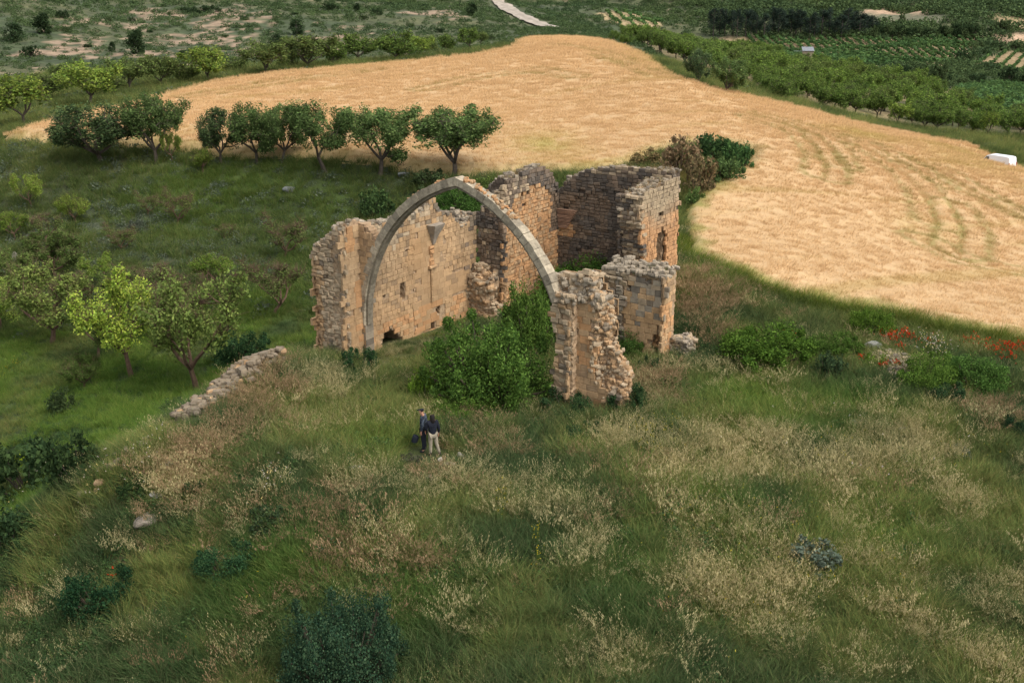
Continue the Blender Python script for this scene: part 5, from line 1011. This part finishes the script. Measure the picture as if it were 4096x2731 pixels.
rm = bpy.data.meshes.new('roof'); rm.from_pydata(rv, [], [(0,3,2,1),(4,5,6,7),(0,1,5,4),(1,2,6,5),(2,3,7,6),(3,0,4,7)]); rm.materials.append(M_tin); rf = obj('roof', rm, hut)
simple('gutter_pipe', [(-k_-2.4, -k_, -1.85, -1.77, hh-.05, hh+.06)], M_tin, hut)

# white van on the track beyond the wheat: nose to the left, tail doors to the right
def van():
    P = G(4046, 690); e = empty('parked_van', (P[0], P[1], P[2]+.05), 0); tag(e, 'white panel van with tail lights parked beyond the wheat at the right edge', 'van')
    d = dep(P); L = 4.9; Wv = 1.95; Hv = 2.0
    # side profile (x forward from the tail, z up)
    prof = [(0,.35),(0,1.15),(.05,1.75),(.14,1.93),(.5,2.0),(3.05,2.0),(3.35,1.9),(3.95,1.28),(4.7,1.1),(4.9,.8),(4.9,.35)]; V = []; n = len(prof)
    for s, ins in ((-1, 0), (1, 0)):
        for x, z in prof: V.append((x, s*(Wv/2-(.16*smooth(1.1, 2.0, z))), z))
    # shoulders: an extra pair of rings for the rounded roof edge
    Fq = [tuple(range(n))[::-1], tuple(range(n, 2*n))]+[(k, (k+1) % n, n+(k+1) % n, n+k) for k in range(n)]
    me = bpy.data.meshes.new('body'); me.from_pydata([tuple(map(float, v)) for v in V], [], Fq); M_van = m_col('white_paint', .35, 0, 20, .02, 2., base=(.80, .82, .84)); me.materials.append(M_van); b = obj('body', me, e); md = b.modifiers.new('bevel', 'BEVEL'); md.width = .06; md.segments = 3
    M_gl = plain('van_glass', (.03, .035, .04), .15, 0); M_ty = plain('tyre', (.03, .03, .03), .8); M_red = plain('red_lamp', (.35, .02, .02), .3); M_rim = plain('rim', (.4, .4, .4), .4)
    def panel(nm, pts, m, parent=b):
        mm = bpy.data.meshes.new(nm); mm.from_pydata(pts, [], [tuple(range(len(pts)))]); mm.materials.append(m); o = obj(nm, mm, parent); md = o.modifiers.new('thick', 'SOLIDIFY'); md.thickness = .02; md.offset = 1; return o
    for s in (-1, 1):
        y = lambda z: s*(Wv/2-(.16*float(smooth(1.1, 2.0, z)))+.012)
        q = [(3.0, y(1.2), 1.2), (3.85, y(1.2), 1.2), (3.42, y(1.75), 1.72), (3.05, y(1.75), 1.74)]; panel('side_window', q if s < 0 else q[::-1], M_gl)
        # tail lamp
        simple('tail_lamp', [(-.03, .06, s*.88-.07, s*.88+.07, .85, 1.25)], M_red, e)
        for xw in (.85, 3.95):
            w = []; f = []; nn = 18
            for j, (yy, r) in enumerate(((-.11, .28), (-.11, .33), (.11, .33), (.11, .28))):
                for k in range(nn): w.append((r*cos(2*pi*k/nn), yy, r*sin(2*pi*k/nn)))
            for j in range(3):
                for k in range(nn): f.append((j*nn+k, j*nn+(k+1) % nn, (j+1)*nn+(k+1) % nn, (j+1)*nn+k))
            wm = bpy.data.meshes.new('tyre'); wm.from_pydata(w, [], f); wm.materials.append(M_ty); wo_ = empty('wheel', (xw, s*(Wv/2-.08), .33)); wo_.parent = e; t_ = obj('tyre', wm, wo_)
            rw_ = [(.27*cos(2*pi*k/nn), yy, .27*sin(2*pi*k/nn)) for yy in (-.09, .09) for k in range(nn)]; rmm = bpy.data.meshes.new('rim'); rmm.from_pydata(rw_, [], [tuple(range(nn)), tuple(range(nn, 2*nn))[::-1]]+[(k, (k+1) % nn, nn+(k+1) % nn, nn+k) for k in range(nn)]); rmm.materials.append(M_rim); obj('rim', rmm, wo_)
    panel('windscreen', [(3.42, -.78, 1.86), (3.42, .78, 1.86), (3.97, .84, 1.30), (3.97, -.84, 1.30)], M_gl)
    simple('rear_bumper', [(-.10, .08, -.9, .9, .35, .55)], plain('bumper', (.1, .1, .1)), e); simple('number_plate', [(-.025, .0, -.05, .45, .62, .74)], plain('plate', (.7, .7, .68)), e); simple('door_handle', [(-.03, 0, -.02, .16, 1.0, 1.06)], M_black, e); simple('high_brake_lamp', [(.0, .06, -.2, .2, 1.84, 1.88)], M_red, e)
    # nose points away and to the left: tail seen three quarter
    e.rotation_euler = (0, 0, radians(126)); e.scale = (.9, .9, .92); return e
van()

# ------------------------------------------------------------------ stones lying in the grass
def boulder(P, sx, sy, sz, col, label, group=None, seed=0, name='boulder'):
    r_ = random.Random(seed); me = bpy.data.meshes.new(name); import bmesh
    bm = bmesh.new(); bmesh.ops.create_icosphere(bm, subdivisions=3, radius=1); off = r_.uniform(0, 99); cs = [(Vector((r_.gauss(0, 1), r_.gauss(0, 1), r_.gauss(0, 1))).normalized(), r_.uniform(.55, .85)) for _ in range(9)]
    for v in bm.verts:
        p = v.co.copy()
        for n_, d_ in cs:
            k = p.dot(n_)
            if k > d_: p -= n_*(k-d_)*.9
        p *= 1+.10*(fbm([p.x*2+off], [p.y*2+p.z*1.7], 3, 5)[0]-.5); v.co = Vector((p.x*sx, p.y*sy, p.z*sz))
    bm.to_mesh(me); bm.free(); a = me.color_attributes.new('Col', 'FLOAT_COLOR', 'POINT'); a.data.foreach_set('color', np.tile([*col, 1], len(me.vertices)).astype(np.float32)); me.materials.append(M_rock)
    o = obj(name, me, None, (P[0], P[1], P[2]+sz*.25)); o.rotation_euler = (r_.uniform(-.2, .2), r_.uniform(-.2, .2), r_.uniform(0, 6)); return tag(o, label, 'rock', group)
BO = [(1430,1893,.42,.26,.18,(.36,.36,.34),'flat pale grey rock in the grass left of the two people'),(1475,1912,.16,.12,.08,(.40,.40,.38),'small pale stone beside the flat grey rock'),(1760,1848,.14,.11,.10,(.45,.41,.36),'pale stone at the heel of the bearded walker in black'),
      (1775,1868,.13,.1,.1,(.45,.42,.37),'small pale stone right of the light trousers'),(1790,1872,.34,.22,.13,(.42,.36,.28),'flat tan slab of rock in front of the two people'),(1842,1832,.20,.13,.13,(.38,.34,.28),'blocky tan stone right of the two people'),
      (1722,1925,.30,.2,.15,(.36,.33,.28),'half buried grey rock nearest below the two people'),(1690,1915,.22,.16,.10,(.33,.29,.23),'brown stone left of the half buried rock'),(3420,1700,.32,.2,.12,(.42,.41,.38),'flat pale stone in the grass right of centre'),(3465,1695,.14,.1,.09,(.40,.38,.35),'small stone beside the flat pale stone'),
      (3555,1702,.2,.12,.08,(.40,.38,.35),'small flat stone right of the flat pale stone'),(3607,1735,.17,.15,.22,(.42,.42,.40),'upright pale stone standing in the grass'),(3495,1615,.3,.16,.1,(.42,.40,.36),'long low stone below the stone heap'),
      (3490,1400,.52,.35,.32,(.34,.33,.32),'large grey boulder at the left end of the stone heap'),(3660,1402,.46,.26,.18,(.42,.40,.37),'flat pale boulder at the top of the stone heap'),(3730,1408,.28,.22,.16,(.44,.46,.46),'pale bluish boulder right of the poppies'),(3765,1408,.3,.16,.14,(.46,.45,.42),'cream boulder at the right end of the stone heap'),
      (1160,765,.7,.5,.35,(.17,.18,.17),'pale rounded rock on the slope below the bank trees'),(1615,705,.9,.4,.28,(.17,.18,.17),'grey boulder half hidden under the bank trees'),(2505,1510,.2,.15,.12,(.4,.4,.4),'grey stone in the dry plants beside the pier'),(640,1990,.4,.3,.16,(.36,.34,.30),'grey rock low on the left brow'),(595,2095,.7,.5,.25,(.24,.20,.16),'large tan rock at the lowest end of the rubble wall'),(670,1870,.3,.2,.2,(.45,.45,.42),'pale stone below the rubble wall'),(1285,2205,.22,.14,.14,(.42,.41,.38),'lone pale stone in the foreground grass'),(60,1030,.9,.3,.16,(.22,.19,.17),'flat pale rock at the left edge of the terrace')]
for i, (px, py, sx, sy, sz, c, l) in enumerate(BO):
    if 'bearded' in l: l = 'pale stone at the heel of the person in black'
    P = G(px, py); P[2] += .08; boulder(P, sx, sy, sz, c, l, None, i)
# heap of stones cleared from the field
s = Stones(); P0 = G(3590, 1480)
for k in range(420):
    px = rnd.gauss(3590, 75); py = rnd.gauss(1465, 38); P = G(px, py) if k < 60 else None
    if P is None:
        a = rnd.uniform(0, 6.28); q = sqrt(rnd.random()); P = P0+np.array([cos(a)*q*1.35, sin(a)*q*2.2, 0]); P[2] = hgt(P[0], P[1])[0]+.45*(1-q*q)
    P = P+np.array([0, 0, rnd.uniform(0, .15)]); s.rubble(P, rnd.uniform(.10, .30), 'grey' if rnd.random() < .6 else 'rough', .8)
hp = obj('stone_heap', s.mesh('stone_heap', M_rock)); tag(hp, 'heap of small grey stones beside the poppies below the wheat', 'stone heap')
# flowers: poppies, yellow stalks, white flecks
def flowers(name, blobs, n, size, cols, h, label):
    V = []; Fq = []; C = []
    for (px, py, rx, ry, w) in blobs:
        p0 = G(px, py); d = dep(p0); sx = rx/FPX*d; sy = ry/FPX*d/max(.15, (CAMH-p0[2])/np.linalg.norm(p0-CP))
        for _ in range(int(n*w)):
            x = rnd.gauss(p0[0], sx*.6); y = rnd.gauss(p0[1], sy*.6)
            if infoot(np.array([x]), np.array([y]), .1)[0]: continue
            z = hgt(x, y)[0]; hh = h*rnd.uniform(.7, 1.3); a = rnd.uniform(0, 6.28); b = len(V); V += [(x-.006, y, z), (x+.006, y, z), (x+.006, y, z+hh), (x-.006, y, z+hh)]; C += [(.08, .12, .03)]*4; Fq.append((b, b+1, b+2, b+3)); c = cols[rnd.randrange(len(cols))]
            for q in range(3 if size > .04 else 2): addleaf(V, Fq, C, np.array([x+rnd.uniform(-.02, .02), y+rnd.uniform(-.02, .02), z+hh+rnd.uniform(-.05, .02)]), size, c)
    o = obj(name, mesh_np(name, V, np.array(Fq), [M_leaf], C)); tag(o, label, 'flowers', kind='stuff')
flowers('poppies', [(3560,1375,22,20,2.2),(3620,1375,30,16,1.6),(3525,1370,20,20,.9),(3160,1375,30,14,.6),(3600,1425,16,8,.4),(3530,1495,20,6,.6),(3580,1497,14,5,.5),(4040,1425,40,10,1.6),(4085,1420,18,10,1.),(3990,1440,20,30,.4),(4040,1455,20,12,.5),(3700,1400,60,20,.4),(3910,1400,40,20,.5),(3960,1430,20,10,.4),(3440,1465,14,8,.2),(455,2350,14,10,.12),(3860,1395,30,10,.3)], 60, .085, [(.62, .035, .015), (.75, .06, .02), (.5, .02, .015)], .55, 'scarlet poppies scattered round the stone heap')
flowers('yellow_flowers', [(2600,1800,90,50,1.2),(2680,1750,60,30,.5),(2010,2060,30,40,.5),(2150,2200,20,20,.3),(2150,2300,14,20,.2),(3300,1850,200,80,.5),(3800,1800,150,80,.4),(2900,2100,300,100,.6),(1000,2500,300,100,.15),(60,1500,30,30,.5),(3000,2500,400,150,.6),(3500,2350,300,150,.4)], 60, .045, [(.55, .42, .03), (.6, .5, .08)], .75, 'small yellow flower spikes among the grass')
flowers('pale_flowers', [(1080,2010,60,50,.5),(240,1900,80,60,.5),(20,2180,30,60,.5),(380,2000,80,60,.4),(620,1830,50,30,.25),(3720,1440,50,40,2.6),(560,1950,60,40,.4),(3400,1800,400,200,.4)], 60, .06, [(.62, .55, .42), (.65, .52, .2), (.6, .5, .45)], .95, 'pale cream blossoms dotted over brambles and slope')
# ------------------------------------------------------------------ the two people
def skin(name, verts, edges, m, parent, sub=2, root=0):
    me = bpy.data.meshes.new(name); me.from_pydata([v[:3] for v in verts], edges, []); o = bpy.data.objects.new(name, me); COL.objects.link(o)
    o.modifiers.new('skin', 'SKIN'); 
    for i, v in enumerate(verts):
        r = v[3]; me.skin_vertices[0].data[i].radius = (r, r*(v[4] if len(v) > 4 else 1)); me.skin_vertices[0].data[i].use_root = (i == root)
    sb = o.modifiers.new('sub', 'SUBSURF'); sb.levels = sub; sb.render_levels = sub
    dg = bpy.context.evaluated_depsgraph_get(); nm = bpy.data.meshes.new_from_object(o.evaluated_get(dg)); o.modifiers.clear(); o.data = nm; nm.materials.clear(); nm.materials.append(m)
    for p in nm.polygons: p.use_smooth = True; p.material_index = 0
    o.parent = parent; return o
M_skin = plain('skin_tone', (.42, .22, .14), .6, .08, 30); M_blk = plain('black_cloth', (.012, .014, .022), .85, .3, 12, .3); M_khaki = plain('khaki_cloth', (.30, .26, .19), .9, .15, 10, .3); M_hair = plain('dark_hair', (.014, .011, .010), .7, .3, 40)
M_shoe = plain('dark_shoe', (.03, .035, .035), .7, .1); M_cap = plain('navy_cap', (.012, .014, .022), .8, .1); M_short = plain('dark_shorts', (.018, .02, .028), .9, .2)
def camo():
    m, t, out = mat('camouflage_cloth'); p = N(t, 'ShaderNodeBsdfPrincipled'); p.inputs['Roughness'].default_value = .9; tc = N(t, 'ShaderNodeTexCoord'); nz = N(t, 'ShaderNodeTexNoise'); nz.inputs['Scale'].default_value = 11; nz.inputs['Detail'].default_value = 2
    cr = N(t, 'ShaderNodeValToRGB'); cr.color_ramp.interpolation = 'CONSTANT'; e = cr.color_ramp.elements; e[0].color = (.012, .016, .026, 1); e[1].position = .46; e[1].color = (.035, .05, .075, 1); a = e.new(.56); a.color = (.10, .12, .14, 1); b = e.new(.62); b.color = (.03, .04, .05, 1)
    t.links.new(tc.outputs['Object'], nz.inputs['Vector']); t.links.new(nz.outputs['Fac'], cr.inputs[0]); t.links.new(cr.outputs[0], p.inputs['Base Color']); t.links.new(p.outputs[0], out.inputs[0]); return m
def person(P, rz, label, pose, top_m, leg_m, hair, sc=1.0, shorts=False, bulk=1.0, cap=False):
    e = empty('person', P, rz, sc); tag(e, label, 'person', None)
    j = dict(pel=(0,0,.95,.125), sp=(0,.0,1.14,.118), ch=(0,.0,1.36,.150,.72), nk=(0,.02,1.50,.052), h1=(0,.05,1.585,.074), h2=(0,.045,1.665,.086), ht=(0,.03,1.70,.060), nose=(0,.135,1.63,.010),
             sL=(-.17,0,1.42,.058), sR=(.17,0,1.42,.058), eL=(-.24,-.02,1.15,.043), eR=(.24,-.02,1.15,.043), wL=(-.25,.05,.91,.028), wR=(.25,.05,.91,.028),
             hL=(-.09,0,.92,.088), hR=(.09,0,.92,.088), kL=(-.10,.02,.50,.058), kR=(.10,.02,.50,.058), aL=(-.11,-.01,.09,.040), aR=(.11,-.01,.09,.040), tL=(-.12,.13,.035,.034), tR=(.12,.13,.035,.034)); j.update(pose)
    names = ['pel','sp','ch','nk','h1','h2','ht','nose','sL','eL','wL','sR','eR','wR','hL','kL','aL','tL','hR','kR','aR','tR']; V = [j[n] for n in names]; ix = {n: i for i, n in enumerate(names)}
    E = [('pel','sp'),('sp','ch'),('ch','nk'),('nk','h1'),('h1','h2'),('h2','ht'),('h2','nose'),('ch','sL'),('sL','eL'),('eL','wL'),('ch','sR'),('sR','eR'),('eR','wR'),('pel','hL'),('hL','kL'),('kL','aL'),('aL','tL'),('pel','hR'),('hR','kR'),('kR','aR'),('aR','tR')]; E = [(ix[a], ix[b]) for a, b in E]
    for s_, w in ((-1, 'wL'), (1, 'wR')):      # palm, four fingers of unequal length and a thumb on each hand
        wx, wy, wz = j[w][:3]; p0 = len(V); V.append((wx, wy+.012, wz-.07, .030, .6)); E.append((ix[w], p0))
        for k, (dy, l) in enumerate(((-.030, .060), (-.010, .075), (.010, .082), (.030, .072))):
            a = len(V); V += [(wx-s_*.004, wy+.012+dy, wz-.105, .0095), (wx-s_*.014, wy+.016+dy, wz-.105-l*.55, .0088), (wx-s_*.032, wy+.018+dy, wz-.105-l*.9, .0078)]; E += [(p0, a), (a, a+1), (a+1, a+2)]
        a = len(V); V += [(wx-s_*.012, wy+.052, wz-.065, .011), (wx-s_*.024, wy+.062, wz-.105, .009)]; E += [(p0, a), (a, a+1)]
    body = skin('body', V, E, M_skin, e, 2)
    g = lambda n, dr, dz=0: (j[n][0], j[n][1], j[n][2]+dz, j[n][3]*1.0+dr)
    TV_ = [(0, j['pel'][1], .93-.1*(bulk > 1), .150*bulk), g('sp', .035*bulk), (j['ch'][0], j['ch'][1], j['ch'][2], .172*bulk, .8), (j['nk'][0], j['nk'][1]-.01, j['nk'][2]-.02, .082), g('sL', .028), g('eL', .026), (j['wL'][0], j['wL'][1], j['wL'][2]+.02, .043), g('sR', .028), g('eR', .026), (j['wR'][0], j['wR'][1], j['wR'][2]+.02, .043)]
    skin('jacket', TV_, [(0,1),(1,2),(2,3),(2,4),(4,5),(5,6),(2,7),(7,8),(8,9)], top_m, e, 2, 1)
    ze = .44 if shorts else None
    def leg(n): 
        k = j['k'+n]; a = j['a'+n]; h = j['h'+n]
        return [(h[0], h[1], h[2]-.02, .108), ((h[0]+k[0])/2, (h[1]+k[1])/2, (h[2]+k[2])/2, .098), (k[0], k[1], k[2], .078)]+([] if shorts else [((k[0]+a[0])/2, (k[1]+a[1])/2, (k[2]+a[2])/2, .070), (a[0], a[1], a[2]+.03, .060)])
    LL, LR = leg('L'), leg('R'); V2 = [(0, j['pel'][1], .93, .145)]+LL+LR; n = len(LL); E2 = [(0, 1)]+[(k, k+1) for k in range(1, n)]+[(0, n+1)]+[(n+k, n+k+1) for k in range(1, n)]
    skin('shorts' if shorts else 'trousers', V2, E2, leg_m, e, 2, 0)
    for n in 'LR':
        a, t = j['a'+n], j['t'+n]; d = (t[0]-a[0], t[1]-a[1]); skin('shoe', [(a[0]-d[0]*.35, a[1]-d[1]*.35, .055, .045), (a[0]+d[0]*.4, a[1]+d[1]*.4, .055, .048), (t[0]+d[0]*.2, t[1]+d[1]*.2, .045, .040), (a[0], a[1], .12, .045)], [(0,1),(1,2),(0,3)], M_shoe, e, 2)
    hx, hy, hz = j['h2'][:3]
    for s_ in (-1, 1): 
        skin('eye', [(hx+s_*.032, hy+.078, hz-.005, .009), (hx+s_*.032, hy+.080, hz-.005, .009)], [(0,1)], plain('eye', (.05, .04, .03), .3), body, 1)
        skin('ear', [(hx+s_*.088, hy+.0, hz-.03, .012), (hx+s_*.092, hy-.006, hz+.0, .014)], [(0,1)], M_skin, body, 1)
    skin('mouth', [(hx-.022, hy+.085, hz-.062, .005), (hx+.022, hy+.085, hz-.062, .005)], [(0,1)], plain('lips', (.30, .11, .09), .5), body, 1)
    if hair == 'long':
        skin('hair', [(hx, hy-.005, hz+.06, .100), (hx, hy-.045, hz-.03, .105), (hx, hy-.07, hz-.13, .100), (hx, hy-.075, hz-.24, .085), (hx-.03, hy-.08, hz-.33, .05), (hx+.05, hy-.075, hz-.31, .05)], [(0,1),(1,2),(2,3),(3,4),(3,5)], M_hair, body, 2)
    else: skin('hair', [(hx, hy-.02, hz+.03, .100), (hx, hy-.045, hz-.04, .088)], [(0,1)], M_hair, body, 2)
    if cap:
        skin('cap', [(hx, hy-.015, hz+.062, .106), (hx, hy-.02, hz+.03, .108)], [(0,1)], M_cap, body, 2); skin('cap_peak', [(hx-.04, hy+.07, hz+.035, .02), (hx, hy+.155, hz+.012, .022), (hx+.04, hy+.07, hz+.035, .02)], [(0,1),(1,2)], M_cap, body, 1)
        skin('raised_collar', [(hx, hy-.055, hz-.12, .085), (hx, hy-.03, hz-.16, .085)], [(0,1)], M_blk, e, 2)
    return e
PA = G(1733, 1822); PB = G(1698, 1805)
person(PA, radians(18), 'person with long dark hair in a black jacket and khaki trousers seen from behind', dict(kL=(-.09,.02,.50,.058), aL=(-.10,.02,.09,.04), tL=(-.13,.15,.035,.034), kR=(.14,-.01,.50,.058), aR=(.24,-.04,.09,.04), tR=(.29,.09,.035,.034), eL=(-.27,.03,1.17,.043), wL=(-.25,.16,1.02,.028)), M_blk, M_khaki, 'long', .99)
person(PB, radians(83), 'person in a dark camouflage jacket and cap with head bowed, facing left', dict(h1=(0,.075,1.58,.074), h2=(0,.085,1.655,.086), ht=(0,.075,1.69,.06), nose=(0,.175,1.605,.010), nk=(0,.035,1.50,.052)), camo(), M_short, 'short', 1.03, False, 1.22, True)
B = R3(0, 0); d_ = PB+np.array([-.30, -.05, .58]); bag = skin('shoulder_bag', [(0,0,.12,.10), (-.06,0,-.02,.14), (-.08,0,-.16,.11)], [(0,1),(1,2)], plain('bag_cloth', (.016, .02, .028), .9, .3, 14), None, 2, 1); bag.location = tuple(d_); tag(bag, 'dark soft bag hanging at the hip of the person in camouflage', 'bag')
